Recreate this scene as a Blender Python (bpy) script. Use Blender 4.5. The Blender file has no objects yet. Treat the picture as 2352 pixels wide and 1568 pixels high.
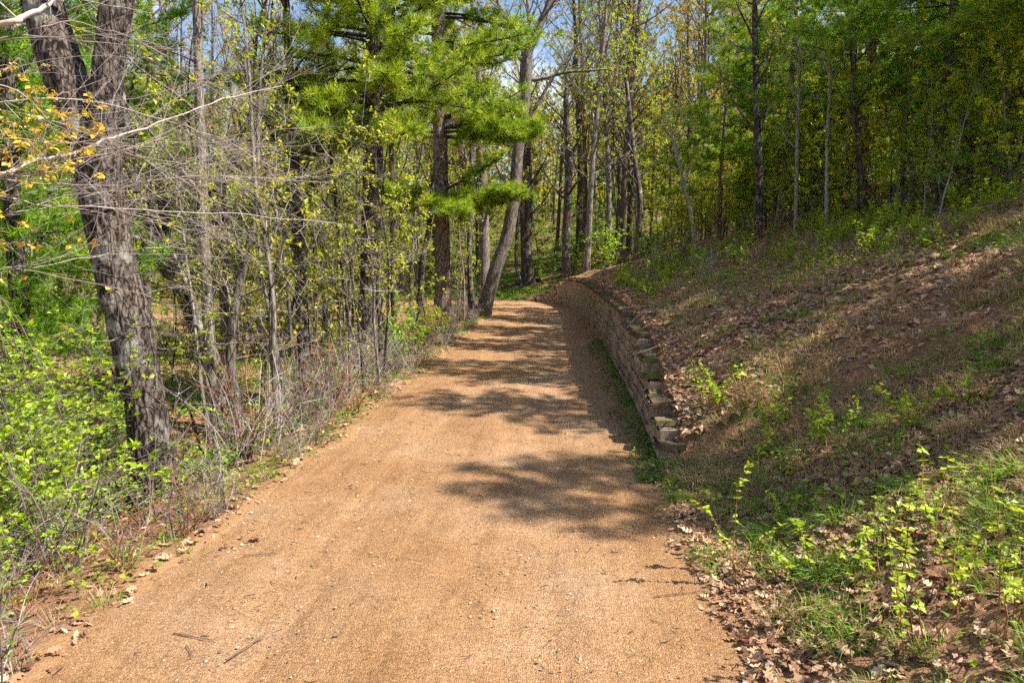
import bpy, math
import numpy as np
from math import radians, sin, cos, pi, atan2

# ------------------------------------------------------------------ camera, sky, sun, exposure
scene = bpy.context.scene
COL = scene.collection
CAM_H, PITCH, FPX = 2.6, radians(6.91), 1568.0          # focal length in units of a 2352 px wide picture
cam_d = bpy.data.cameras.new("camera"); cam_d.lens = 24.0; cam_d.sensor_width = 36.0
cam_d.clip_start = 0.05; cam_d.clip_end = 2000.0
cam = bpy.data.objects.new("camera", cam_d); COL.objects.link(cam)
cam.location = (0, 0, CAM_H); cam.rotation_euler = (pi/2 - PITCH, 0, 0)
scene.camera = cam

SUN_EL, SUN_AZ = radians(51), radians(-17)             # azimuth from +X towards +Y
to_sun = np.array([cos(SUN_EL)*cos(SUN_AZ), cos(SUN_EL)*sin(SUN_AZ), sin(SUN_EL)])
world = bpy.data.worlds.new("World"); scene.world = world; world.use_nodes = True
wn, wl = world.node_tree.nodes, world.node_tree.links
wn.clear()
w_out = wn.new('ShaderNodeOutputWorld'); w_bg = wn.new('ShaderNodeBackground')
w_sky = wn.new('ShaderNodeTexSky'); w_sky.sky_type = 'NISHITA'; w_sky.sun_disc = False
w_sky.sun_elevation = SUN_EL; w_sky.sun_rotation = atan2(to_sun[0], to_sun[1])
w_sky.air_density = 1.0; w_sky.dust_density = 0.7; w_sky.ozone_density = 1.5
w_tc = wn.new('ShaderNodeTexCoord'); w_map = wn.new('ShaderNodeMapping'); w_map.inputs['Scale'].default_value = (1, 1, 2.2)
w_nz = wn.new('ShaderNodeTexNoise'); w_nz.inputs['Scale'].default_value = 3.2; w_nz.inputs['Detail'].default_value = 7; w_nz.inputs['Roughness'].default_value = 0.6
w_rm = wn.new('ShaderNodeMapRange'); w_rm.inputs['From Min'].default_value = 0.50; w_rm.inputs['From Max'].default_value = 0.68
w_mix = wn.new('ShaderNodeMixRGB'); w_mix.inputs['Color2'].default_value = (5.6, 5.8, 6.3, 1)
wl.new(w_tc.outputs['Generated'], w_map.inputs['Vector']); wl.new(w_map.outputs['Vector'], w_nz.inputs['Vector'])
wl.new(w_nz.outputs['Fac'], w_rm.inputs['Value']); wl.new(w_rm.outputs['Result'], w_mix.inputs['Fac'])
wl.new(w_sky.outputs['Color'], w_mix.inputs['Color1']); wl.new(w_mix.outputs['Color'], w_bg.inputs['Color'])
w_bg.inputs['Strength'].default_value = 0.095
wl.new(w_bg.outputs['Background'], w_out.inputs['Surface'])

sun_d = bpy.data.lights.new("sun", 'SUN'); sun_d.energy = 5.0; sun_d.angle = radians(0.5); sun_d.color = (1.0, 0.94, 0.84)
sun = bpy.data.objects.new("sun", sun_d); COL.objects.link(sun); sun.location = (30, -6, 40)
from mathutils import Vector, Matrix
sun.rotation_euler = Vector(to_sun).to_track_quat('Z', 'Y').to_euler()

vs = scene.view_settings
vs.view_transform = 'Standard'; vs.look = 'None'; vs.gamma = 1.0; vs.use_curve_mapping = False; vs.exposure = 1.2
try:
    scene.cycles.max_bounces = 3; scene.cycles.diffuse_bounces = 3; scene.cycles.glossy_bounces = 1
    scene.cycles.transmission_bounces = 3; scene.cycles.transparent_max_bounces = 4
    scene.cycles.caustics_reflective = False; scene.cycles.caustics_refractive = False
    scene.cycles.use_denoising = False
    scene.cycles.debug_use_spatial_splits = True
    scene.cycles.use_adaptive_sampling = True; scene.cycles.adaptive_threshold = .03
    scene.cycles.pixel_filter_type = 'BLACKMAN_HARRIS'
except Exception:
    pass

# ------------------------------------------------------------------ helpers
def nrm(a):
    a = np.asarray(a, float)
    return a / np.maximum(np.sqrt((a*a).sum(-1, keepdims=True)), 1e-9)
def cross(a, b):
    a = np.asarray(a, float); b = np.asarray(b, float)
    a0, a1, a2, b0, b1, b2 = a[..., 0], a[..., 1], a[..., 2], b[..., 0], b[..., 1], b[..., 2]
    return np.stack([a1*b2-a2*b1, a2*b0-a0*b2, a0*b1-a1*b0], -1)
def grad(P):
    T = np.empty_like(P); T[1:-1] = (P[2:]-P[:-2])*.5; T[0] = P[1]-P[0]; T[-1] = P[-1]-P[-2]
    return T

def at(px, py, d):
    """point of the place that the 2352x1568 picture shows at px,py when it stands d metres ahead of the camera"""
    cx, cy = (px-1176)/FPX, (784-py)/FPX
    v = np.array([cx, cos(PITCH)+cy*sin(PITCH), -sin(PITCH)+cy*cos(PITCH)])
    return np.array([0, 0, CAM_H]) + v*(d/v[1])

def sm(x):
    x = np.clip(x, 0, 1); return x*x*(3-2*x)

_hr = np.random.default_rng(11).random(65536)
def _hash(i, j, k=0):
    return _hr[(i*73856093 ^ j*19349663 ^ k*83492791) & 65535]
def vnoise2(x, y, seed=0):
    x = np.asarray(x, float)+seed*17.3; y = np.asarray(y, float)-seed*9.1
    i, j = np.floor(x).astype(np.int64), np.floor(y).astype(np.int64)
    fx, fy = x-i, y-j; fx = fx*fx*(3-2*fx); fy = fy*fy*(3-2*fy)
    return ((_hash(i, j)*(1-fx)+_hash(i+1, j)*fx)*(1-fy) + (_hash(i, j+1)*(1-fx)+_hash(i+1, j+1)*fx)*fy)*2-1
def vnoise3(x, y, z):
    i, j, k = (np.floor(a).astype(np.int64) for a in (x, y, z))
    fx, fy, fz = x-i, y-j, z-k
    fx, fy, fz = (f*f*(3-2*f) for f in (fx, fy, fz))
    def L(kk):
        return (_hash(i, j, kk)*(1-fx)+_hash(i+1, j, kk)*fx)*(1-fy) + (_hash(i, j+1, kk)*(1-fx)+_hash(i+1, j+1, kk)*fx)*fy
    return (L(k)*(1-fz)+L(k+1)*fz)*2-1

class Geo:
    """collects vertices and faces, then becomes one mesh"""
    def __init__(s): s.V = []; s.F = []; s.T = []; s.n = 0
    def add(s, V, faces, tint=0.5):
        V = np.asarray(V, float).reshape(-1, 3); faces = np.asarray(faces, np.int64)
        s.V.append(V); s.F.append(faces+s.n); s.n += len(V)
        t = np.asarray(tint, float)
        s.T.append(np.full(len(faces), float(t)) if t.ndim == 0 else t)
    def mesh(s, name, mat, smooth=True):
        me = bpy.data.meshes.new(name)
        if s.n == 0: return None
        V = np.concatenate(s.V); me.vertices.add(len(V)); me.vertices.foreach_set('co', V.astype(np.float32).ravel())
        idx = np.concatenate([f.ravel() for f in s.F]).astype(np.int32)
        tot = np.concatenate([np.full(len(f), f.shape[1], np.int32) for f in s.F])
        me.loops.add(len(idx)); me.loops.foreach_set('vertex_index', idx)
        me.polygons.add(len(tot)); st = np.concatenate([[0], np.cumsum(tot)[:-1]]).astype(np.int32)
        me.polygons.foreach_set('loop_start', st); me.polygons.foreach_set('loop_total', tot)
        me.polygons.foreach_set('use_smooth', np.full(len(tot), smooth))
        a = me.attributes.new('tint', 'FLOAT', 'FACE'); a.data.foreach_set('value', np.concatenate(s.T).astype(np.float32))
        me.materials.append(mat); me.update(calc_edges=True)
        return me

def joined(name, ga, ma, gb, mb):
    """two collections as one mesh with a material each"""
    if ga.n == 0: return gb.mesh(name, mb)
    if gb.n == 0: return ga.mesh(name, ma)
    na = sum(len(f) for f in ga.F); g = Geo(); g.V = ga.V+gb.V; g.F = ga.F+[f+ga.n for f in gb.F]; g.T = ga.T+gb.T; g.n = ga.n+gb.n
    me = g.mesh(name, ma); me.materials.append(mb)
    k = np.zeros(len(me.polygons), np.int32); k[na:] = 1; me.polygons.foreach_set('material_index', k)
    return me

def tube(geo, pts, rad, sides=6, tint=0.5, cap=False):
    P = np.asarray(pts, float); R = np.asarray(rad, float); n = len(P)
    T = nrm(grad(P))
    m = np.abs(T.mean(0)); ref = np.eye(3)[int(np.argmin(m))]
    A = nrm(cross(T, ref)); B = cross(T, A)
    th = np.arange(sides)*2*pi/sides
    V = P[:, None, :] + R[:, None, None]*(np.cos(th)[None, :, None]*A[:, None, :] + np.sin(th)[None, :, None]*B[:, None, :])
    i = np.arange(n-1)[:, None]*sides; j = np.arange(sides)[None, :]; k = (j+1) % sides
    F = np.stack([i+j, i+k, i+sides+k, i+sides+j], -1).reshape(-1, 4)
    geo.add(V.reshape(-1, 3), F, tint)
    if cap:
        geo.add(V[-1], np.arange(sides)[None, :], tint); geo.add(V[0], np.arange(sides)[None, ::-1], tint)

def spline(pts, n):
    """Catmull-Rom through pts (rows of any width), n samples evenly in parameter"""
    P = np.asarray(pts, float); m = len(P)
    Q = np.vstack([2*P[0]-P[1], P, 2*P[-1]-P[-2]])
    u = np.linspace(0, m-1-1e-6, n); i = u.astype(int); f = (u-i)[:, None]
    a, b, c, d = Q[i], Q[i+1], Q[i+2], Q[i+3]
    return .5*((2*b)+(-a+c)*f+(2*a-5*b+4*c-d)*f**2+(-a+3*b-3*c+d)*f**3)

def walk(rng, p, d, L, n, up=0.0, wob=0.1):
    out = [np.array(p, float)]; d = nrm(d); st = L/n
    for _ in range(n):
        d = nrm(d + np.array([0, 0, up]) + rng.normal(0, wob, 3)); out.append(out[-1]+d*st)
    return np.array(out)

def leaf_quads(geo, P, D, size, rng, flat=0.4, width=0.55, fold=0.12, tint=None):
    """N leaves: base at P, pointing along D; each a folded diamond of two faces"""
    P = np.asarray(P, float); N = len(P)
    if N == 0: return
    D = nrm(D); up = nrm(np.array([0, 0, 1.0])+rng.normal(0, flat, (N, 3)))
    S = nrm(cross(D, up)); U = cross(S, D)
    L = (np.asarray(size)*rng.uniform(.45, 1.45, N))[:, None]
    W = L*width*.5
    mid = P+D*L*.45
    V = np.stack([P, mid+S*W+U*L*fold, P+D*L, mid-S*W+U*L*fold], 1).reshape(-1, 3)
    b = np.arange(N)[:, None]*4
    F = np.concatenate([b+np.array([[0, 1, 2]]), b+np.array([[0, 2, 3]])], 1).reshape(-1, 3)
    t = rng.random(N) if tint is None else np.clip(tint+rng.normal(0, .13, N), 0, 1)
    geo.add(V, F, np.repeat(t, 2))

def needles(geo, P, D, rng, k=14, length=.12, width=.011, spread=.85, tint=None):
    """pine tufts: k needles from each point P, fanned round D"""
    N = len(P)
    if N == 0: return
    P = np.repeat(np.asarray(P, float), k, 0); D = np.repeat(nrm(D), k, 0)
    d = nrm(D*.75+nrm(rng.normal(0, 1, (N*k, 3)))*spread)
    s = nrm(cross(d, rng.normal(0, 1, (N*k, 3))))*width*.5
    L = (length*rng.uniform(.7, 1.2, N*k))[:, None]
    V = np.stack([P-s, P+s, P+d*L], 1).reshape(-1, 3)
    F = np.arange(N*k*3).reshape(-1, 3)
    t = rng.random(N) if tint is None else np.clip(tint+rng.normal(0, .15, N), 0, 1)
    geo.add(V, F, np.repeat(t, k))

def link(name, data, parent=None):
    o = bpy.data.objects.new(name, data); COL.objects.link(o)
    if parent is not None: o.parent = parent
    return o
def tag(o, label=None, cat=None, group=None, kind=None):
    if label: o['label'] = label
    if cat: o['category'] = cat
    if group: o['group'] = group
    if kind: o['kind'] = kind
    return o
def thing(name, label, cat, loc=(0, 0, 0), rz=0, sc=1, group=None):
    o = link(name, None); o.location = tuple(loc); o.rotation_euler = (0, 0, rz); o.scale = (sc, sc, sc)
    o.empty_display_size = .2
    return tag(o, label, cat, group)
LABEL_GROUP = {}
def place(parts, name, label, cat, loc, rz=0, sc=1, group=None):
    """a thing with copies of its parts; alike things share mesh data"""
    if group: group = LABEL_GROUP.setdefault(label, group)
    r = thing(name, label, cat, loc, rz, sc, group)
    for pn, me in parts:
        if me is not None: link(pn, me, r)
    return r

# ------------------------------------------------------------------ materials
def mat_new(name):
    m = bpy.data.materials.new(name); m.use_nodes = True
    nt = m.node_tree; nt.nodes.clear()
    return m, nt.nodes, nt.links
def ramp(n, stops):
    r = n.new('ShaderNodeValToRGB'); e = r.color_ramp.elements
    while len(e) < len(stops): e.new(.5)
    for el, (p, c) in zip(e, stops): el.position = p; el.color = (*c, 1)
    return r

def mat_leaf(name, stops, trans=.45, rough=.5, objvar=.0):
    m, n, l = mat_new(name)
    a = n.new('ShaderNodeAttribute'); a.attribute_name = 'tint'
    r = ramp(n, stops); l.new(a.outputs['Fac'], r.inputs['Fac'])
    col = r.outputs['Color']
    if objvar:
        oi = n.new('ShaderNodeObjectInfo'); h = n.new('ShaderNodeHueSaturation')
        mr = n.new('ShaderNodeMapRange'); mr.inputs['To Min'].default_value = .5-objvar*.07; mr.inputs['To Max'].default_value = .5+objvar*.05
        l.new(oi.outputs['Random'], mr.inputs['Value']); l.new(mr.outputs['Result'], h.inputs['Hue'])
        mv = n.new('ShaderNodeMapRange'); mv.inputs['To Min'].default_value = 1-objvar*.15; mv.inputs['To Max'].default_value = 1+objvar*.5
        ma = n.new('ShaderNodeMath'); ma.operation = 'FRACT'; mb = n.new('ShaderNodeMath'); mb.operation = 'MULTIPLY'; mb.inputs[1].default_value = 7.31
        l.new(oi.outputs['Random'], mb.inputs[0]); l.new(mb.outputs[0], ma.inputs[0]); l.new(ma.outputs[0], mv.inputs['Value'])
        l.new(mv.outputs['Result'], h.inputs['Value']); l.new(col, h.inputs['Color']); col = h.outputs['Color']
    d = n.new('ShaderNodeBsdfDiffuse'); t = n.new('ShaderNodeBsdfTranslucent'); mx = n.new('ShaderNodeMixShader')
    g = n.new('ShaderNodeBsdfGlossy'); g.inputs['Roughness'].default_value = rough; g.inputs['Color'].default_value = (.8, .85, .7, 1)
    m2 = n.new('ShaderNodeMixShader'); m2.inputs['Fac'].default_value = .04
    mx.inputs['Fac'].default_value = trans
    l.new(col, d.inputs['Color']); l.new(col, t.inputs['Color'])
    l.new(d.outputs[0], mx.inputs[1]); l.new(t.outputs[0], mx.inputs[2])
    l.new(mx.outputs[0], m2.inputs[1]); l.new(g.outputs[0], m2.inputs[2])
    o = n.new('ShaderNodeOutputMaterial'); l.new(m2.outputs[0], o.inputs['Surface'])
    return m

def mat_bark(name, c0, c1, c2=None, scale=6.0, zs=.18, bump=.5, lichen=None, lich_amt=.62):
    m, n, l = mat_new(name)
    tc = n.new('ShaderNodeTexCoord'); mp = n.new('ShaderNodeMapping'); mp.inputs['Scale'].default_value = (1, 1, zs)
    l.new(tc.outputs['Object'], mp.inputs['Vector'])
    nz = n.new('ShaderNodeTexNoise'); nz.inputs['Scale'].default_value = scale*3; nz.inputs['Detail'].default_value = 6; nz.inputs['Roughness'].default_value = .65
    l.new(mp.outputs['Vector'], nz.inputs['Vector'])
    nd = n.new('ShaderNodeTexNoise'); nd.inputs['Scale'].default_value = 5; nd.inputs['Detail'].default_value = 3; l.new(tc.outputs['Object'], nd.inputs['Vector'])
    va = n.new('ShaderNodeVectorMath'); va.operation = 'MULTIPLY_ADD'; va.inputs[1].default_value = (.12, .12, .12); l.new(nd.outputs['Color'], va.inputs[0]); l.new(mp.outputs['Vector'], va.inputs[2])
    vo = n.new('ShaderNodeTexVoronoi'); vo.feature = 'DISTANCE_TO_EDGE'; vo.inputs['Scale'].default_value = scale*2.6; l.new(va.outputs[0], vo.inputs['Vector'])
    fm = n.new('ShaderNodeMapRange'); fm.inputs['From Max'].default_value = .16; fm.inputs['To Min'].default_value = -.18; fm.inputs['To Max'].default_value = .06; l.new(vo.outputs['Distance'], fm.inputs['Value'])
    hs = n.new('ShaderNodeMath'); hs.operation = 'ADD'; l.new(fm.outputs['Result'], hs.inputs[0]); l.new(nz.outputs['Fac'], hs.inputs[1])
    r = ramp(n, [(.34, c0), (.48, c1), (.68, c2 or c1)]); l.new(hs.outputs[0], r.inputs['Fac'])
    col = r.outputs['Color']
    if lichen:
        n2 = n.new('ShaderNodeTexNoise'); n2.inputs['Scale'].default_value = 2.3; n2.inputs['Detail'].default_value = 5; n2.inputs['Roughness'].default_value = .7
        l.new(tc.outputs['Object'], n2.inputs['Vector'])
        mr = n.new('ShaderNodeMapRange'); mr.inputs['From Min'].default_value = lich_amt-.06; mr.inputs['From Max'].default_value = lich_amt+.06
        l.new(n2.outputs['Fac'], mr.inputs['Value'])
        mx = n.new('ShaderNodeMixRGB'); mx.inputs['Color2'].default_value = (*lichen, 1)
        l.new(mr.outputs['Result'], mx.inputs['Fac']); l.new(col, mx.inputs['Color1']); col = mx.outputs['Color']
    oi = n.new('ShaderNodeObjectInfo'); h = n.new('ShaderNodeHueSaturation')
    mv = n.new('ShaderNodeMapRange'); mv.inputs['To Min'].default_value = .75; mv.inputs['To Max'].default_value = 1.25
    l.new(oi.outputs['Random'], mv.inputs['Value']); l.new(mv.outputs['Result'], h.inputs['Value']); l.new(col, h.inputs['Color'])
    b = n.new('ShaderNodeBsdfPrincipled'); b.inputs['Roughness'].default_value = .9; b.inputs['Specular IOR Level'].default_value = .15
    l.new(h.outputs['Color'], b.inputs['Base Color'])
    bp = n.new('ShaderNodeBump'); bp.inputs['Strength'].default_value = bump; bp.inputs['Distance'].default_value = .03
    l.new(hs.outputs[0], bp.inputs['Height']); l.new(bp.outputs['Normal'], b.inputs['Normal'])
    o = n.new('ShaderNodeOutputMaterial'); l.new(b.outputs[0], o.inputs['Surface'])
    return m

def mat_twig(name, c0, c1):
    m, n, l = mat_new(name)
    a = n.new('ShaderNodeAttribute'); a.attribute_name = 'tint'
    r = ramp(n, [(0, c0), (1, c1)]); l.new(a.outputs['Fac'], r.inputs['Fac'])
    b = n.new('ShaderNodeBsdfPrincipled'); b.inputs['Roughness'].default_value = .8; b.inputs['Specular IOR Level'].default_value = .2
    l.new(r.outputs['Color'], b.inputs['Base Color'])
    o = n.new('ShaderNodeOutputMaterial'); l.new(b.outputs[0], o.inputs['Surface'])
    return m

M = {}
M['bark_dark'] = mat_bark('dark_furrowed_bark', (.016, .012, .010), (.072, .055, .045), (.22, .18, .155), 7, .26, .9, (.32, .31, .26), .60)
M['bark_pine'] = mat_bark('pine_bark', (.05, .034, .027), (.20, .135, .11), (.34, .26, .22), 6, .3, .9, (.3, .25, .22), .66)
M['bark_grey'] = mat_bark('grey_bark', (.06, .048, .038), (.17, .14, .115), (.31, .27, .23), 8, .12, .6, (.33, .34, .26), .64)
M['bark_pale'] = mat_bark('pale_smooth_bark', (.16, .14, .11), (.33, .29, .235), (.5, .46, .39), 9, .3, .3)
M['bark_brown'] = mat_bark('brown_bark', (.04, .028, .020), (.125, .092, .068), (.21, .165, .125), 8, .15, .6, (.16, .18, .08), .68)
M['twig_grey'] = mat_twig('grey_twigs', (.075, .055, .048), (.25, .20, .18))
M['twig_pale'] = mat_twig('pale_twigs', (.17, .135, .115), (.44, .375, .34))
M['twig_brown'] = mat_twig('brown_twigs', (.06, .04, .03), (.22, .15, .11))
M['twig_red'] = mat_twig('red_canes', (.12, .035, .025), (.36, .17, .09))
M['twig_dark'] = mat_twig('dark_twigs', (.025, .02, .017), (.10, .08, .068))
M['leaf_spring'] = mat_leaf('young_yellow_green_leaves', [(0, (.23, .31, .012)), (.5, (.43, .49, .016)), (1, (.63, .62, .025))], .55, objvar=.5)
M['leaf_lime'] = mat_leaf('lime_green_leaves', [(0, (.17, .32, .012)), (.5, (.35, .53, .016)), (1, (.54, .68, .035))], .5, objvar=.2)
M['leaf_green'] = mat_leaf('fresh_green_leaves', [(0, (.07, .19, .015)), (.5, (.17, .32, .02)), (1, (.34, .46, .04))], .5, objvar=.3)
M['leaf_orange'] = mat_leaf('orange_yellow_young_leaves', [(0, (.46, .27, .03)), (.5, (.66, .46, .04)), (1, (.74, .60, .10))], .45)
M['leaf_rust'] = mat_leaf('rusty_buds', [(0, (.30, .12, .05)), (.5, (.42, .24, .05)), (1, (.48, .38, .06))], .4, objvar=.3)
M['leaf_gold'] = mat_leaf('golden_young_leaves', [(0, (.30, .22, .02)), (.5, (.46, .40, .03)), (1, (.55, .33, .05))], .5, objvar=.3)
M['needle'] = mat_leaf('pine_needles', [(0, (.11, .22, .012)), (.5, (.275, .41, .018)), (1, (.50, .57, .03))], .4, objvar=.2)
M['needle_dark'] = mat_leaf('dark_pine_needles', [(0, (.10, .23, .012)), (.5, (.21, .37, .016)), (1, (.40, .52, .024))], .45, objvar=.3)
M['litter'] = mat_leaf('dry_oak_leaves', [(0, (.13, .062, .034)), (.35, (.31, .165, .09)), (.7, (.47, .29, .17)), (1, (.68, .49, .32))], .15)
M['dry_grass'] = mat_leaf('dry_grass', [(0, (.20, .115, .055)), (.5, (.39, .25, .12)), (1, (.58, .43, .23))], .2)
M['green_grass'] = mat_leaf('green_grass', [(0, (.08, .19, .012)), (.5, (.18, .33, .02)), (1, (.34, .46, .05))], .35)
M['cane_leaf'] = mat_leaf('bright_cane_leaves', [(0, (.20, .33, .015)), (.5, (.40, .52, .02)), (1, (.58, .66, .05))], .5)
M['cover_leaf'] = mat_leaf('ground_cover_leaves', [(0, (.09, .20, .012)), (.5, (.22, .36, .016)), (1, (.40, .48, .03))], .45)
M['moss_bits'] = mat_leaf('moss_and_weed_bits', [(0, (.05, .10, .012)), (.5, (.11, .17, .02)), (1, (.22, .27, .04))], .2)

def mat_path():
    m, n, l = mat_new('red_brown_gravel')
    tc = n.new('ShaderNodeTexCoord')
    def nz(s, d=5, r=.6):
        x = n.new('ShaderNodeTexNoise'); x.inputs['Scale'].default_value = s; x.inputs['Detail'].default_value = d; x.inputs['Roughness'].default_value = r
        l.new(tc.outputs['Object'], x.inputs['Vector']); return x
    big = nz(.55, 4); mid = nz(3.2, 6, .7)
    vor = n.new('ShaderNodeTexVoronoi'); vor.inputs['Scale'].default_value = 78; l.new(tc.outputs['Object'], vor.inputs['Vector'])
    fine = nz(150, 3)
    r1 = ramp(n, [(.30, (.315, .17, .08)), (.5, (.37, .215, .108)), (.70, (.39, .25, .15))]); l.new(big.outputs['Fac'], r1.inputs['Fac'])
    r2 = ramp(n, [(.25, (.62, .60, .58)), (.5, (1, 1, 1)), (.75, (1.12, 1.10, 1.12))]); l.new(mid.outputs['Fac'], r2.inputs['Fac'])
    mu = n.new('ShaderNodeMixRGB'); mu.blend_type = 'MULTIPLY'; mu.inputs['Fac'].default_value = .6
    l.new(r1.outputs['Color'], mu.inputs['Color1']); l.new(r2.outputs['Color'], mu.inputs['Color2'])
    # each small stone gets its own tone
    sep = n.new('ShaderNodeSeparateColor'); l.new(vor.outputs['Color'], sep.inputs['Color'])
    r3 = ramp(n, [(0, (.34, .30, .28)), (.25, (.80, .74, .70)), (.7, (1.1, 1.05, 1.0)), (1, (1.55, 1.6, 1.65))]); l.new(sep.outputs['Red'], r3.inputs['Fac'])
    mu2 = n.new('ShaderNodeMixRGB'); mu2.blend_type = 'MULTIPLY'; mu2.inputs['Fac'].default_value = .6
    l.new(mu.outputs['Color'], mu2.inputs['Color1']); l.new(r3.outputs['Color'], mu2.inputs['Color2'])
    pa = n.new('ShaderNodeAttribute'); pa.attribute_name = 'lane'
    ln_ = n.new('ShaderNodeTexNoise'); ln_.inputs['Scale'].default_value = 4.5; ln_.inputs['Detail'].default_value = 6; ln_.inputs['Roughness'].default_value = .65; l.new(pa.outputs['Vector'], ln_.inputs['Vector'])
    rl_ = ramp(n, [(.32, (.6, .55, .5)), (.47, (.97, .96, .95)), (.68, (1.2, 1.22, 1.26))]); l.new(ln_.outputs['Fac'], rl_.inputs['Fac'])
    mul = n.new('ShaderNodeMixRGB'); mul.blend_type = 'MULTIPLY'; mul.inputs['Fac'].default_value = .5; l.new(mu2.outputs['Color'], mul.inputs['Color1']); l.new(rl_.outputs['Color'], mul.inputs['Color2']); mu2 = mul
    wa = n.new('ShaderNodeAttribute'); wa.attribute_name = 'worn'
    wm = n.new('ShaderNodeMath'); wm.operation = 'MULTIPLY'; l.new(wa.outputs['Fac'], wm.inputs[0]); l.new(mid.outputs['Fac'], wm.inputs[1])
    mu3 = n.new('ShaderNodeMixRGB'); mu3.blend_type = 'MULTIPLY'; mu3.inputs['Color2'].default_value = (1.2, 1.27, 1.42, 1); l.new(wm.outputs[0], mu3.inputs['Fac']); l.new(mu2.outputs['Color'], mu3.inputs['Color1'])
    b = n.new('ShaderNodeBsdfPrincipled'); b.inputs['Roughness'].default_value = .95; b.inputs['Specular IOR Level'].default_value = .1
    l.new(mu3.outputs['Color'], b.inputs['Base Color'])
    ad = n.new('ShaderNodeMath'); ad.operation = 'MULTIPLY_ADD'; ad.inputs[1].default_value = -.9
    l.new(vor.outputs['Distance'], ad.inputs[0]); l.new(fine.outputs['Fac'], ad.inputs[2])
    ad2 = n.new('ShaderNodeMath'); ad2.operation = 'MULTIPLY_ADD'; ad2.inputs[1].default_value = 2.2
    l.new(ln_.outputs['Fac'], ad2.inputs[0]); l.new(ad.outputs[0], ad2.inputs[2])
    bp = n.new('ShaderNodeBump'); bp.inputs['Strength'].default_value = .9; bp.inputs['Distance'].default_value = .018
    l.new(ad2.outputs[0], bp.inputs['Height']); l.new(bp.outputs['Normal'], b.inputs['Normal'])
    o = n.new('ShaderNodeOutputMaterial'); l.new(b.outputs[0], o.inputs['Surface'])
    return m
M['path'] = mat_path()

def mat_ground():
    m, n, l = mat_new('forest_floor')
    tc = n.new('ShaderNodeTexCoord')
    def nz(s, d=5, r=.6):
        x = n.new('ShaderNodeTexNoise'); x.inputs['Scale'].default_value = s; x.inputs['Detail'].default_value = d; x.inputs['Roughness'].default_value = r
        l.new(tc.outputs['Object'], x.inputs['Vector']); return x
    a, f, big = nz(2.6, 6, .7), nz(26, 5, .7), nz(.28, 4)
    r1 = ramp(n, [(.3, (.14, .07, .036)), (.48, (.29, .155, .085)), (.6, (.39, .225, .13)), (.75, (.50, .32, .20))]); l.new(f.outputs['Fac'], r1.inputs['Fac'])
    r2 = ramp(n, [(.3, (.055, .10, .015)), (.7, (.13, .17, .03))]); l.new(f.outputs['Fac'], r2.inputs['Fac'])
    at_ = n.new('ShaderNodeAttribute'); at_.attribute_name = 'green'
    ad = n.new('ShaderNodeMath'); ad.operation = 'ADD'; l.new(at_.outputs['Fac'], ad.inputs[0])
    ms = n.new('ShaderNodeMath'); ms.operation = 'MULTIPLY_ADD'; ms.inputs[1].default_value = 1.6; ms.inputs[2].default_value = -.8
    l.new(a.outputs['Fac'], ms.inputs[0]); l.new(ms.outputs[0], ad.inputs[1])
    cl = n.new('ShaderNodeMapRange'); cl.inputs['From Min'].default_value = .35; cl.inputs['From Max'].default_value = .75
    l.new(ad.outputs[0], cl.inputs['Value'])
    mx = n.new('ShaderNodeMixRGB'); l.new(cl.outputs['Result'], mx.inputs['Fac']); l.new(r1.outputs['Color'], mx.inputs['Color1']); l.new(r2.outputs['Color'], mx.inputs['Color2'])
    # bare reddish earth
    at2 = n.new('ShaderNodeAttribute'); at2.attribute_name = 'earth'
    mx2 = n.new('ShaderNodeMixRGB'); l.new(at2.outputs['Fac'], mx2.inputs['Fac']); l.new(mx.outputs['Color'], mx2.inputs['Color1']); mx2.inputs['Color2'].default_value = (.40, .23, .115, 1)
    b = n.new('ShaderNodeBsdfPrincipled'); b.inputs['Roughness'].default_value = 1; b.inputs['Specular IOR Level'].default_value = .05
    l.new(mx2.outputs['Color'], b.inputs['Base Color'])
    bp = n.new('ShaderNodeBump'); bp.inputs['Strength'].default_value = 1; bp.inputs['Distance'].default_value = .05
    l.new(f.outputs['Fac'], bp.inputs['Height']); l.new(bp.outputs['Normal'], b.inputs['Normal'])
    o = n.new('ShaderNodeOutputMaterial'); l.new(b.outputs[0], o.inputs['Surface'])
    return m
M['ground'] = mat_ground()

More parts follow.
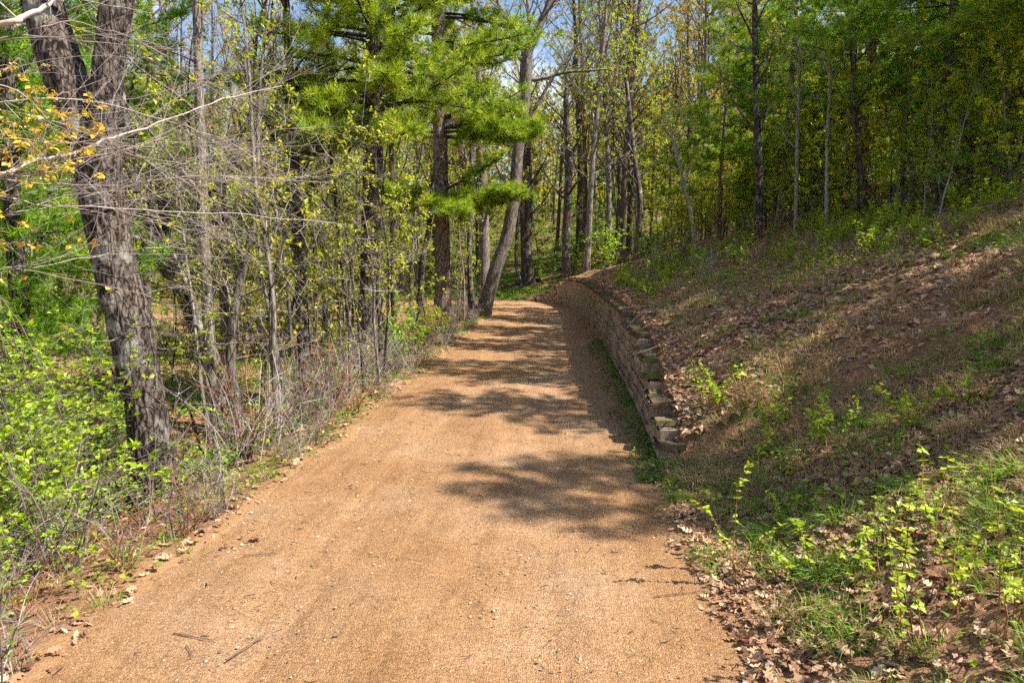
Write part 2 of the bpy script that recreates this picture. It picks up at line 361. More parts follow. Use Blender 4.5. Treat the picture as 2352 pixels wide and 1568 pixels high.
def mat_block(name, cols, moss):
    m, n, l = mat_new(name)
    tc = n.new('ShaderNodeTexCoord'); ge = n.new('ShaderNodeNewGeometry'); oi = n.new('ShaderNodeObjectInfo')
    mp = n.new('ShaderNodeMapping'); mp.inputs['Scale'].default_value = (1.5, 1.5, .3); l.new(ge.outputs['Position'], mp.inputs['Vector'])
    nz = n.new('ShaderNodeTexNoise'); nz.inputs['Scale'].default_value = 22; nz.inputs['Detail'].default_value = 6; nz.inputs['Roughness'].default_value = .7; l.new(mp.outputs['Vector'], nz.inputs['Vector'])
    r = ramp(n, cols); l.new(nz.outputs['Fac'], r.inputs['Fac'])
    h = n.new('ShaderNodeHueSaturation'); mv = n.new('ShaderNodeMapRange'); mv.inputs['To Min'].default_value = .6; mv.inputs['To Max'].default_value = 1.25
    l.new(oi.outputs['Random'], mv.inputs['Value']); l.new(mv.outputs['Result'], h.inputs['Value']); l.new(r.outputs['Color'], h.inputs['Color'])
    n2 = n.new('ShaderNodeTexNoise'); n2.inputs['Scale'].default_value = 1.7; n2.inputs['Detail'].default_value = 7; n2.inputs['Roughness'].default_value = .72; l.new(ge.outputs['Position'], n2.inputs['Vector'])
    mr = n.new('ShaderNodeMapRange'); mr.inputs['From Min'].default_value = moss; mr.inputs['From Max'].default_value = moss+.12; l.new(n2.outputs['Fac'], mr.inputs['Value'])
    mg = ramp(n, [(.3, (.07, .08, .018)), (.7, (.17, .17, .04))]); l.new(nz.outputs['Fac'], mg.inputs['Fac'])
    mx = n.new('ShaderNodeMixRGB'); l.new(mr.outputs['Result'], mx.inputs['Fac']); l.new(h.outputs['Color'], mx.inputs['Color1']); l.new(mg.outputs['Color'], mx.inputs['Color2'])
    b = n.new('ShaderNodeBsdfPrincipled'); b.inputs['Roughness'].default_value = .95; b.inputs['Specular IOR Level'].default_value = .1
    l.new(mx.outputs['Color'], b.inputs['Base Color'])
    bp = n.new('ShaderNodeBump'); bp.inputs['Strength'].default_value = .9; bp.inputs['Distance'].default_value = .03; l.new(nz.outputs['Fac'], bp.inputs['Height']); l.new(bp.outputs['Normal'], b.inputs['Normal'])
    o = n.new('ShaderNodeOutputMaterial'); l.new(b.outputs[0], o.inputs['Surface'])
    return m
M['block'] = mat_block('weathered_tan_block', [(.3, (.18, .125, .085)), (.5, (.40, .29, .215)), (.72, (.56, .44, .35))], .54)
M['cap'] = mat_block('mossy_cap_stone', [(.3, (.065, .044, .027)), (.5, (.155, .108, .07)), (.72, (.25, .185, .125))], .48)
def mat_plain(name, c, rough=.7):
    m, n, l = mat_new(name); b = n.new('ShaderNodeBsdfPrincipled'); b.inputs['Roughness'].default_value = rough
    tc = n.new('ShaderNodeTexCoord'); z = n.new('ShaderNodeTexNoise'); z.inputs['Scale'].default_value = 12; l.new(tc.outputs['Object'], z.inputs['Vector'])
    r = ramp(n, [(.3, tuple(x*.8 for x in c)), (.7, c)]); l.new(z.outputs['Fac'], r.inputs['Fac']); l.new(r.outputs['Color'], b.inputs['Base Color'])
    o = n.new('ShaderNodeOutputMaterial'); l.new(b.outputs[0], o.inputs['Surface']); return m
M['white'] = mat_plain('white_paint', (.8, .8, .82))

# ------------------------------------------------------------------ the lie of the land
CL = spline([(-1.7, -14, 0), (-1.25, -5, 0), (-.85, 3, 0), (-.55, 7, 0), (-.28, 10, 0), (.05, 14, 0), (.62, 23, 0), (1.02, 31, .03), (1.0, 35, .05), (.35, 38.8, .02),
             (-1.6, 41.6, -.03), (-5, 43, -.12), (-10, 43.2, -.35), (-17, 42.4, -.75), (-25, 41, -1.1), (-36, 40, -1.4), (-60, 42, -1.6)], 900)
_t = np.concatenate([[0], np.cumsum(np.linalg.norm(np.diff(CL[:, :2], axis=0), axis=1))])
CLT = np.arange(0, _t[-1], .2)
CLP = np.stack([np.interp(CLT, _t, CL[:, k]) for k in range(3)], 1)
CLD = nrm(np.gradient(CLP[:, :2], axis=0)); CLN = np.stack([CLD[:, 1], -CLD[:, 0]], 1)      # to the right of travel
def path_coords(x, y):
    x = np.atleast_1d(np.asarray(x, float)); y = np.atleast_1d(np.asarray(y, float))
    best = np.zeros(len(x), int); C8 = CLP[4::8].astype(np.float32); nb = len(CLP)
    for a in range(0, len(x), 20000):
        xs, ys = x[a:a+20000].astype(np.float32), y[a:a+20000].astype(np.float32)
        c = ((xs[:, None]-C8[None, :, 0])**2+(ys[:, None]-C8[None, :, 1])**2).argmin(1)*8+4
        k = np.clip(c[:, None]+np.arange(-7, 8)[None], 0, nb-1)
        d = (x[a:a+20000, None]-CLP[k, 0])**2+(y[a:a+20000, None]-CLP[k, 1])**2
        best[a:a+20000] = k[np.arange(len(c)), d.argmin(1)]
    rx, ry = x-CLP[best, 0], y-CLP[best, 1]
    side = rx*CLN[best, 0]+ry*CLN[best, 1]; along = rx*CLD[best, 0]+ry*CLD[best, 1]
    s = np.sign(side)*np.hypot(rx, ry)
    return s, CLT[best]+along, CLP[best, 2]
def t_of_y(y): return float(np.interp(y, CLP[:265, 1], CLT[:265]))
T0, T1 = t_of_y(8.75), t_of_y(36.0)+4.9                # the retaining wall's near and far end along the path
def wall_h(t):
    u = np.asarray(t, float)-T0
    h = np.interp(u, [-.01, 0, .35, 1.0, 1.9, 4.5, 8, 11, T1-T0-3.2, T1-T0-2.4, T1-T0-1.2, T1-T0, T1-T0+.01], [0, .2, .35, .62, .92, 1.22, 1.42, 1.5, 1.5, 1.2, .7, .2, 0])
    return h
SW = 2.3                                                # the wall's face, metres right of the path's middle
def ter(x, y):
    x = np.atleast_1d(np.asarray(x, float)); y = np.atleast_1d(np.asarray(y, float))
    s, t, zp = path_coords(x, y)
    n1 = vnoise2(x*.22, y*.22)*.5+vnoise2(x*.6, y*.6, 3)*.25
    n2 = vnoise2(x*1.7, y*1.7, 5)*.6+vnoise2(x*4.1, y*4.1, 7)*.4
    edge = 2.12+.16*vnoise2(x*.8, y*.8, 9)+.07*vnoise2(x*3, y*3, 2)
    base = zp-.05+.085*sm((np.abs(s)-edge+.15)/.35)
    # right bank
    amp = 1-.7*sm((t-t_of_y(33))/14)
    e = np.maximum(s-SW-.05, 0)
    B = np.minimum(.52*e, 3.9+.12*e); B = np.where(e > 6, .5*(B+np.minimum(.50*e+.1, 4.0+.115*e)), B)
    B = B*amp*sm(e/1.6+.15)
    B = B*(1-.45*np.exp(-e/3.5)*sm((t_of_y(10.5)-t)/4))
    hw = wall_h(t)
    back = sm((s-SW-.11-.06*vnoise2(x*2.1, y*2.1, 44))/.16)
    right = base+B+np.where(hw > 0, (hw+.10)*np.maximum(0, 1-e/7)*back, 0)+(n1*.25*sm(e/4)+n2*.085*sm(e/.8))
    right += np.maximum(0, e-25)*.02
    # left wood, lower than the path
    e2 = np.maximum(-s-2.15, 0)
    F = -1.25+n1*.35+n2*.05-.012*np.minimum(np.maximum(-x-8, 0), 30)
    k = sm(e2/4.5)
    left = base*(1-k)+F*k+n2*.04*sm(e2/.6)*(1-k)
    far = .085*np.maximum(y-50, 0)+.05*np.maximum(-x-45, 0)
    return np.where(s > 0, right, left)+far
def ter1(x, y): return float(ter([x], [y])[0])
def on_path(x, y, m=2.6): return abs(float(path_coords([x], [y])[0][0])) < m

def axis(parts):
    out = []
    for a, b, st in parts: out += list(np.arange(a, b, st))
    return np.array(out+[parts[-1][1]])
gx = axis([(-200, -60, 10), (-60, -24, 2.5), (-24, -8, .8), (-8, -3.6, .25), (-3.6, 5.2, .1), (5.2, 13, .22), (13, 28, .8), (28, 60, 3), (60, 200, 12)])
gy = axis([(-30, -6, 2), (-6, 2, .5), (2, 20, .12), (20, 46, .22), (46, 62, .8), (62, 110, 3), (110, 260, 12)])
GX, GY = np.meshgrid(gx, gy); fx, fy = GX.ravel(), GY.ravel()
gz = ter(fx, fy); gs, gt, _ = path_coords(fx, fy)
g = Geo(); nx, ny = len(gx), len(gy)
ii = (np.arange(ny-1)[:, None]*nx+np.arange(nx-1)[None, :]).ravel()
g.add(np.stack([fx, fy, gz], 1), np.stack([ii, ii+1, ii+nx+1, ii+nx], 1))
me = g.mesh('ground', M['ground'])
green = np.where(gs > 0, .28+.2*vnoise2(fx*.5, fy*.5, 4), .30+.3*vnoise2(fx*.15, fy*.15, 6))
green = np.where((gs > 1.9) & (gs < SW+.1) & (gt > T0-1.5) & (gt < T0+14), .95, green)
green = np.where((fx < -12) & (fy > 18) & (fy < 40), green+.25*vnoise2(fx*.12, fy*.2, 8)+.1, green)
green = np.where(fy > 44, green+.35, green)
a = me.attributes.new('green', 'FLOAT', 'POINT'); a.data.foreach_set('value', green.astype(np.float32))
earth = sm((2.45-np.abs(gs)+.35*vnoise2(fx*1.5, fy*1.5, 12))/.35)*.9
a = me.attributes.new('earth', 'FLOAT', 'POINT'); a.data.foreach_set('value', earth.astype(np.float32))
tag(link('ground', me), 'sloping forest floor of leaf litter, soil and moss', kind='structure')

# path: a strip with a low crown and faint wheel tracks
g = Geo(); ts = np.arange(0, CLT[-1]-1, .16); ss = np.linspace(-2.55, 2.55, 44)
cx = np.interp(ts, CLT, CLP[:, 0]); cy = np.interp(ts, CLT, CLP[:, 1]); cz = np.interp(ts, CLT, CLP[:, 2])
nxv = np.interp(ts, CLT, CLN[:, 0]); nyv = np.interp(ts, CLT, CLN[:, 1])
X = cx[:, None]+nxv[:, None]*ss; Y = cy[:, None]+nyv[:, None]*ss
Z = cz[:, None]+.02*(1-(ss/2.4)**2)-.03*np.exp(-((ss-.85)/.28)**2)-.03*np.exp(-((ss+.85)/.28)**2)+.018*np.exp(-((ss+.02)/.16)**2)+.008*vnoise2(X*1.3, Y*1.3, 21)+.006*vnoise2(X*5, Y*5, 22)+.0035*vnoise2(X*11, Y*11, 23)
nn = len(ss); ii = (np.arange(len(ts)-1)[:, None]*nn+np.arange(nn-1)[None, :]).ravel()
g.add(np.stack([X.ravel(), Y.ravel(), Z.ravel()], 1), np.stack([ii, ii+1, ii+nn+1, ii+nn], 1))
me = g.mesh('path', M['path']); worn = (np.exp(-((ss[None]-.75-.3*vnoise2(Y*.15, 0*Y, 91))/.75)**2)*1.2+.5*np.exp(-((ss[None]+.8)/.5)**2)+.45*vnoise2(X*.9, Y*.9, 92)).ravel()
lane = np.stack([(np.repeat(ss[None], len(ts), 0)).ravel(), np.repeat(ts*.11, nn), 0*X.ravel()], 1)
a = me.attributes.new('lane', 'FLOAT_VECTOR', 'POINT'); a.data.foreach_set('vector', lane.astype(np.float32).ravel())
a = me.attributes.new('worn', 'FLOAT', 'POINT'); a.data.foreach_set('value', np.clip(worn, 0, 1.3).astype(np.float32))
tag(link('path', me), 'red-brown crushed gravel path curving away into the wood', kind='structure')

# ------------------------------------------------------------------ retaining wall of split-faced blocks
wall = thing('retaining_wall', 'low tan block retaining wall with mossy caps along the right edge of the path', 'wall', (float(np.interp(T0, CLT, CLP[:, 0]))+SW, 8.7, 0))
WO = np.array(wall.location)
BL, BH, BD = .42, .2, .30
def block_mesh(seed, L, H, D, rough, mat, nxs=7, nzs=4):
    """a block whose front (local -Y) is split stone: subdivided and uneven; the other sides plain, edges set in"""
    rng = np.random.default_rng(seed); g = Geo()
    xs = np.concatenate([[-L/2+.003], np.linspace(-L/2+.028, L/2-.028, nxs-2), [L/2-.003]]); zs = np.linspace(.002, H-.002, nzs)
    Xf, Zf = np.meshgrid(xs, zs); inner = (np.abs(Xf) < L/2-.015)*1.0
    Yf = -inner*rng.uniform(.25, 1, Xf.shape)*rough+(1-inner)*.004
    Yf[0] += .003; Yf[-1] += .003
    V = np.stack([Xf.ravel(), Yf.ravel(), Zf.ravel()], 1)
    ii = (np.arange(nzs-1)[:, None]*nxs+np.arange(nxs-1)[None, :]).ravel()
    g.add(V, np.stack([ii, ii+1, ii+nxs+1, ii+nxs], 1))
    x0, x1, z0, z1, y0 = xs[0], xs[-1], zs[0], zs[-1], .008
    b = np.array([(x0, y0, z0), (x1, y0, z0), (x1, D, z0), (x0, D, z0), (x0, y0, z1), (x1, y0, z1), (x1, D, z1), (x0, D, z1)])
    b[:, :] += rng.normal(0, .001, b.shape)
    b[4, 1] = b[5, 1] = Yf[-1].max()
    g.add(b, [(4, 5, 6, 7), (1, 2, 6, 5), (3, 0, 4, 7), (2, 3, 7, 6), (0, 3, 2, 1)])
    return g.mesh('block', mat, False), g
bvars = [block_mesh(i, BL, BH, BD, .03, M['block']) for i in range(8)]
cvars = [block_mesh(50+i, BL*rr_, .085, .32, .07, M['cap']) for i, rr_ in enumerate((1.02, .9, 1.05, .82, .97, .88))]
rngw = np.random.default_rng(5)
def wall_frame(t, off=0.0):
    x, y, z = (np.interp(t, CLT, CLP[:, k]) for k in range(3)); n = np.array([np.interp(t, CLT, CLN[:, 0]), np.interp(t, CLT, CLN[:, 1])]); n /= np.linalg.norm(n)
    return np.array([x+n[0]*(SW+off), y+n[1]*(SW+off), z]), n
spots, caps = [], []
ncol = int((T1-T0)/BL)
top = {}
for c in range(7):
    off = (c % 2)*BL/2
    for i in range(ncol+1):
        t = T0+off+i*BL+BL/2
        if t > T1: continue
        if c*BH < float(wall_h(t))-.12+(.1 if c == 0 else 0):
            p, n = wall_frame(t, c*.007+rngw.normal(0, .009))
            p[2] += c*BH-.03
            spots.append((t, p, atan2(n[1], n[0])-pi/2+pi/2+rngw.normal(0, .015), c))
spots.sort(key=lambda q: q[0])
def local_rot(n_ang):                                     # local +Y (block depth) points along the wall normal
    return n_ang-pi/2
rest = Geo()
for k, (t, p, ang, c) in enumerate(spots):
    v = int(rngw.integers(8)); rz = local_rot(ang)
    if k < 300:
        o = link('block', bvars[v][0], wall); o.location = tuple(p-WO); o.rotation_euler = (rngw.normal(0, .01), rngw.normal(0, .008), rz)
    else:
        R = np.array([[cos(rz), -sin(rz), 0], [sin(rz), cos(rz), 0], [0, 0, 1]])
        src = bvars[v][1]
        V = np.concatenate(src.V)@R.T+p-WO
        rest.V.append(V)
        for f, t_ in zip(src.F, src.T): rest.F.append(f+rest.n); rest.T.append(t_)
        rest.n += len(V)
o = link('block_courses', rest.mesh('block_courses', M['block'], False), wall); o['kind'] = 'stuff'
tt = T0-.1
while tt < T1:
    tc_ = tt+BL/2; h = max([(c+1)*BH for (t, p, a_, c) in spots if abs(t-tc_) < BL*.5] or [0])
    if h > 0:
        p, n = wall_frame(tc_, h/BH*.007-.03+rngw.normal(0, .012)); p[2] += h-.027
        o = link('cap_stone', cvars[int(rngw.integers(6))][0], wall); o.location = tuple(p-WO)
        o.rotation_euler = (rngw.normal(0, .05), rngw.normal(0, .06), local_rot(atan2(n[1], n[0]))+rngw.normal(0, .10)); o.scale = (rngw.uniform(.85, 1.02), rngw.uniform(.85, 1.1), rngw.uniform(.8, 1.15))
    tt += BL*1.01

# ------------------------------------------------------------------ trees
def branchwork(rng, pts, rad, n1, u0, len1, g_br, g_tw, leaves, ang=(35, 70), up1=.10, n2=5, n3=4, l2=.42, l3=.45, taper1=.42, wob=.13, lenpow=.6, up2=.06, leaf_from=3):
    """limbs, branches and twigs off a stem; leaf sites are appended to leaves as (positions, directions)"""
    P = np.asarray(pts); U = np.linspace(0, 1, len(P)); T = nrm(grad(P)); az = rng.uniform(0, 6.28)
    for i in range(n1):
        u = u0+(1-u0)*(i+rng.uniform(.1, .9))/n1; u = min(u, .985)
        p = np.array([np.interp(u, U, P[:, k]) for k in range(3)]); t = nrm(np.array([np.interp(u, U, T[:, k]) for k in range(3)])); r = float(np.interp(u, U, rad))
        az += 2.4+rng.normal(0, .5)
        a = radians(rng.uniform(*ang)); ref = nrm(cross(t, [1, .2, .1])); b = cross(t, ref)
        d = t*cos(a)+(ref*cos(az)+b*sin(az))*sin(a)
        L = len1*(1-(u-u0)/(1-u0+1e-6)*.75)**lenpow*rng.uniform(.7, 1.2)
        q = walk(rng, p, d, L, 7, up1, wob); rr = max(r*taper1*rng.uniform(.7, 1.1), .008)
        rq = rr*np.linspace(1, .22, 8); tube(g_br, q, rq, 6 if rr > .03 else 5, rng.random())
        tq = nrm(grad(q))
        for j in range(n2):
            v = .22+.78*(j+rng.uniform(.2, 1))/n2; v = min(v, 1)*7; k = min(int(v), 6); f = v-k
            p2 = q[k]*(1-f)+q[k+1]*f; d2 = nrm(tq[k]*.9+rng.normal(0, .62, 3)); L2 = L*l2*rng.uniform(.5, 1.2)*(1.15-v/9)
            q2 = walk(rng, p2, d2, L2, 4, up2, wob*1.2); tube(g_tw, q2, max(rq[k]*.42, .005)*np.linspace(1, .35, 5), 4, rng.random())
            for m in range(n3):
                w = rng.uniform(.15, 1)*4; kk = min(int(w), 3); f2 = w-kk
                p3 = q2[kk]*(1-f2)+q2[kk+1]*f2; d3 = nrm(nrm(q2[kk+1]-q2[kk])*.8+rng.normal(0, .6, 3)); L3 = L2*l3*rng.uniform(.5, 1.3)
                q3 = walk(rng, p3, d3, L3, 3, up2, wob*1.3); tube(g_tw, q3, max(rq[k]*.2, .0032)*np.linspace(1, .4, 4), 3, rng.random())
                leaves.append((q3[1:], grad(q3)[1:]))
            if leaf_from <= 2: leaves.append((q2[1:], grad(q2)[1:]))

def leaf_sites(rng, leaves, count, scatter):
    if not leaves: return np.zeros((0, 3)), np.zeros((0, 3))
    P = np.concatenate([a for a, b in leaves]); D = np.concatenate([b for a, b in leaves])
    m = 4; k = np.repeat(rng.integers(0, len(P), max(count//m, 1)), m); n = len(k)
    return P[k]+rng.normal(0, scatter*.6, (n, 3)), nrm(nrm(D[k])*.5+rng.normal(0, .7, (n, 3)))

def rough_trunk(geo, pts, rad, sides, rings, depth, flare=.5, seed=0, freq=9, zfreq=1.6, h_flare=.9):
    """a trunk with furrowed bark and spreading foot as real relief"""
    Q = spline(np.column_stack([pts, rad]), rings); P, R = Q[:, :3], Q[:, 3]
    T = nrm(grad(P)); A = nrm(cross(T, [0, 1, 0.02])); B = cross(T, A)
    th = np.arange(sides)*2*pi/sides; hh = P[:, 2]-P[0, 2]
    c, s_ = np.cos(th), np.sin(th)
    nx_, ny_, nz_ = c[None]*R[:, None]*freq+seed, s_[None]*R[:, None]*freq+3.3, (hh*zfreq)[:, None]+0*c[None]
    w = vnoise3(nx_*.35, ny_*.35, nz_*.4)*.7
    r1 = 1-np.abs(vnoise3(nx_*1.6+w*2, ny_*1.6, nz_))*2; r2 = vnoise3(nx_*4, ny_*4, nz_*2.6)
    root = 1+flare*np.exp(-hh/h_flare*2.2)[:, None]*(1+.35*np.sin(5*th+seed)[None])
    Rr = R[:, None]*root*(1+.05*vnoise3(c[None]*1.5+seed, s_[None]*1.5, hh[:, None]*.8))+depth*(.55*r1+.35*r2)
    V = P[:, None]+Rr[..., None]*(c[None, :, None]*A[:, None]+s_[None, :, None]*B[:, None])
    i = np.arange(rings-1)[:, None]*sides; j = np.arange(sides)[None]; k = (j+1) % sides
    geo.add(V.reshape(-1, 3), np.stack([i+j, i+k, i+sides+k, i+sides+j], -1).reshape(-1, 4))
    return P, R

def decid_proto(seed, H, r0, bark, twig, leafmat, n1, u0, len1, leaves_n, leaf_size, n2=5, n3=4, lean=.03, ang=(30, 65), up1=.10, sides=9, wob=.025, leaf_flat=.7):
    rng = np.random.default_rng(seed); gt_, gb, gl, gw = Geo(), Geo(), Geo(), Geo(); lv = []
    pts = walk(rng, (0, 0, -.25), (rng.normal(0, lean), rng.normal(0, lean), 1), H, 14, .02, wob)
    rad = r0*(np.linspace(1, .12, 15)**.85); rad[0] *= 1.35; rad[1] *= 1.06
    tube(gt_, pts, rad, sides)
    branchwork(rng, pts, rad, n1, u0, len1, gb, gw, lv, ang, up1, n2, n3)
    P, D = leaf_sites(rng, lv, leaves_n, .05)
    leaf_quads(gl, P, D, leaf_size, rng, leaf_flat)
    return [('trunk', gt_.mesh('trunk', M[bark])), ('branch_sprays', joined('branch_sprays', gb, M[bark], gw, M[twig])), ('crown', gl.mesh('crown', M[leafmat], False))]

def pine_branch(rng, g_br, tufts, p, az, L, rise, r, dens=1.0, droop=.03):
    d = np.array([cos(az), sin(az), rise]); q = walk(rng, p, d, L, 7, -droop+.01, .07); q[-2:, 2] += [.05*L*.3, .05*L]
    tube(g_br, q, r*np.linspace(1, .2, 8), 5, rng.random())
    n = max(4, int(L*6*dens))
    for j in range(n):
        v = (.25+.75*(j+rng.random())/n)*7; v = min(v, 6.99); k = int(v); f = v-k
        pp = q[k]*(1-f)+q[k+1]*f; t = nrm(q[k+1]-q[k]); side = nrm(cross(t, [0, 0, 1]))*(1 if j % 2 else -1)
        dd = nrm(t*.8+side*rng.uniform(.4, 1.1)+np.array([0, 0, rng.normal(.10, .36)])); LL = min(.30*L+.15, .8)*rng.uniform(.5, 1.15)*(1.25-v/10)
        q2 = walk(rng, pp, dd, LL, 3, .07, .12); tube(g_br, q2, max(r*.2, .004)*np.linspace(1, .4, 4), 3, rng.random())
        m = max(4, int(LL*15*dens)); w = rng.uniform(.25, 1, m)*2.999; kk = w.astype(int); ff = (w-kk)[:, None]
        tufts.append((q2[kk]*(1-ff)+q2[kk+1]*ff+rng.normal(0, .05, (m, 3)), nrm(nrm(q2[kk+1]-q2[kk])+np.array([0, 0, .5])+rng.normal(0, .25, (m, 3)))))
    tufts.append((q[-2:], np.repeat(nrm(q[-1]-q[-2])[None], 2, 0)))

def pine_proto(seed, H, r0, z0, Lmax, whorls, bark, needle, k=9, dens=1.0, width=.014, dead=10, nlen=.14):
    rng = np.random.default_rng(seed); gt_, gb, gl = Geo(), Geo(), Geo(); tufts = []
    pts = walk(rng, (0, 0, -.25), (0, 0, 1), H, 14, .02, .01); rad = r0*np.linspace(1, .08, 15); rad[0] *= 1.25
    tube(gt_, pts, rad, 12)
    for i in range(whorls):
        h = z0+(H-z0-.3)*(i/whorls)**.95; nb = int(rng.integers(4, 6)); a0 = rng.uniform(0, 6.28); uu = (h-z0)/(H-z0)
        for b in range(nb):
            L = Lmax*(1-uu)**.75*rng.uniform(.55, 1.1)+.3
            c = np.array([np.interp(h, pts[:, 2], pts[:, 0]), np.interp(h, pts[:, 2], pts[:, 1]), h+rng.normal(0, .12)])
            pine_branch(rng, gb, tufts, c, a0+b*6.28/nb+rng.normal(0, .25), L, .05+.45*uu, max(r0*.16*(1-uu), .012), dens)
    for i in range(dead):
        h = rng.uniform(.8, z0); az = rng.uniform(0, 6.28); q = walk(rng, (0, 0, h), (cos(az), sin(az), rng.normal(0, .15)), rng.uniform(.5, 2), 5, -.02, .1); tube(gb, q, .013*np.linspace(1, .3, 6), 4, .2)
    P = np.concatenate([a for a, b in tufts]); D = np.concatenate([b for a, b in tufts])
    needles(gl, P, D, rng, k, nlen, width)
    return [('trunk', gt_.mesh('trunk', M[bark])), ('branches', gb.mesh('branches', M['twig_dark'])), ('crown', gl.mesh('crown', M[needle], False))]

# kinds of wood that the fillers are copied from
TALL = [decid_proto(100+i, h, r, bk, tw, lf, n1, u0, 4.6, ln, .125, 6, 5) for i, (h, r, bk, tw, lf, n1, ln, u0) in enumerate([
    (19, .17, 'bark_grey', 'twig_grey', 'leaf_spring', 28, 2600, .26), (21, .20, 'bark_brown', 'twig_grey', 'leaf_rust', 28, 3600, .24),
    (17, .14, 'bark_grey', 'twig_brown', 'leaf_spring', 26, 3000, .24), (22, .22, 'bark_dark', 'twig_grey', 'leaf_rust', 30, 1200, .24), (18, .15, 'bark_brown', 'twig_grey', 'leaf_spring', 26, 2600, .26), (18, .15, 'bark_grey', 'twig_brown', 'leaf_gold', 28, 5600, .2)])]
YOUNG = [decid_proto(200+i, h, r, bk, tw, 'leaf_spring', n1, .12, 2.2, ln, .092, 5, 4, .06, (40, 80), .05, 7, .04, .5) for i, (h, r, bk, tw, n1, ln) in enumerate([
    (8.5, .055, 'bark_grey', 'twig_grey', 26, 3800), (10, .07, 'bark_brown', 'twig_brown', 28, 4200), (7, .045, 'bark_pale', 'twig_pale', 22, 3000), (11, .075, 'bark_grey', 'twig_grey', 26, 2800), (6, .04, 'bark_brown', 'twig_brown', 22, 3600)])]
STEMS = [decid_proto(230+i, h, r, bk, tw, 'leaf_spring', n1, u0, 1.7, ln, .08, 4, 3, .07, (40, 80), .05, 7, .045, .5) for i, (h, r, bk, tw, n1, u0, ln) in enumerate([
    (7.5, .05, 'bark_grey', 'twig_grey', 17, .3, 520), (6, .038, 'bark_dark', 'twig_brown', 15, .26, 640), (8.5, .06, 'bark_dark', 'twig_grey', 18, .36, 480), (5, .032, 'bark_grey', 'twig_grey', 14, .24, 560)])]
THICK = [decid_proto(250+i, h, r, bk, tw, lf, n1, .06, 2.0, ln, .11, 5, 4, .08, (45, 85), .04, 7, .05, .5) for i, (h, r, bk, tw, lf, n1, ln) in enumerate([
    (6.5, .05, 'bark_brown', 'twig_brown', 'leaf_green', 26, 5200), (8.5, .06, 'bark_grey', 'twig_grey', 'leaf_spring', 28, 6000), (5, .04, 'bark_grey', 'twig_grey', 'leaf_green', 22, 4200)])]
PINES = [pine_proto(300+i, h, r, z0, L, w, 'bark_pine', nd, 13, 1.1, .016, 10, .22) for i, (h, r, z0, L, w, nd) in enumerate([
    (13, .15, 2.6, 3.1, 15, 'needle_dark'), (16, .19, 4.0, 3.5, 15, 'needle_dark'), (11, .12, 1.6, 2.7, 15, 'needle_dark')])]

occupied = []
def free(x, y, m):
    return all((x-a)**2+(y-b)**2 > (m+c)**2 for a, b, c in occupied)

# ---- trees one can single out
def px_pts(rows, d):
    """rows of (px, py, trunk width px[, depth]) -> points and radii; the first is set into the ground"""
    P, R = [], []
    for r in rows:
        dd = r[3] if len(r) > 3 else d
        P.append(at(r[0], r[1], dd)); R.append(r[2]*dd/FPX*.5)
    P = np.array(P); P[0, 2] = ter1(P[0, 0], P[0, 1])-.2
    return P, np.array(R)
def rooted(name, label, base, group=None):
    occupied.append((base[0], base[1], .5))
    return thing(name, label, 'tree', (base[0], base[1], base[2]), group=group)
def finish(root, gt_, gb, gw, gl, bark, twig, leaf, base):
    for pn, gg, mt, smth in (('trunk', gt_, bark, True), ('limbs', gb, bark, True), ('twig_sprays', gw, twig, True), ('crown', gl, leaf, False)):
        if gg is None or gg.n == 0: continue
        for k in range(len(gg.V)): gg.V[k] = gg.V[k]-base
        link(pn, gg.mesh(pn, M[mt], smth), root)

# big twin-stemmed oak at the left edge
rng = np.random.default_rng(1)
P, R = px_pts([(362, 1240, 100), (350, 1083, 92), (335, 927, 86), (318, 860, 88), (302, 770, 87), (283, 692, 89), (264, 614, 84), (250, 536, 86), (240, 480, 90), (230, 400, 92)], 9.0)
base = P[0].copy(); root = rooted('oak_tree', 'massive dark twin-stemmed oak leaning left at the left edge of the path', base)
gt_, gb, gw, gl = Geo(), Geo(), Geo(), Geo(); lv = []
rough_trunk(gt_, P, R, 84, 220, .028, .22, 1, 26, 2.6)
L_, RL = px_pts([(238, 480, 66), (208, 370, 66), (178, 265, 76), (143, 156, 86), (96, 0, 78), (50, -190, 70), (-10, -480, 60), (-60, -900, 44), (-80, -1400, 20)], 9.0); L_[0] = at(238, 480, 9.0)
rough_trunk(gt_, L_, RL, 56, 150, .022, 0, 4, 26, 2.6)
R_, RR = px_pts([(244, 480, 62), (243, 380, 64), (243, 273, 61), (249, 156, 60), (270, 0, 61), (300, -220, 56), (350, -520, 48), (380, -900, 36), (400, -1400, 16)], 8.9); R_[0] = at(244, 480, 8.9)
rough_trunk(gt_, R_, RR, 56, 150, .022, 0, 7, 26, 2.6)
for S_, rd in ((L_, RL), (R_, RR)): branchwork(rng, spline(S_, 12), np.interp(np.linspace(0, 1, 12), np.linspace(0, 1, len(rd)), rd), 10, .5, 4.5, gb, gw, lv, n2=5, n3=4)
Pp, D = leaf_sites(rng, lv, 1500, .05); leaf_quads(gl, Pp, D, .07, rng, .7)
finish(root, gt_, gb, gw, gl, 'bark_dark', 'twig_grey', 'leaf_rust', base)

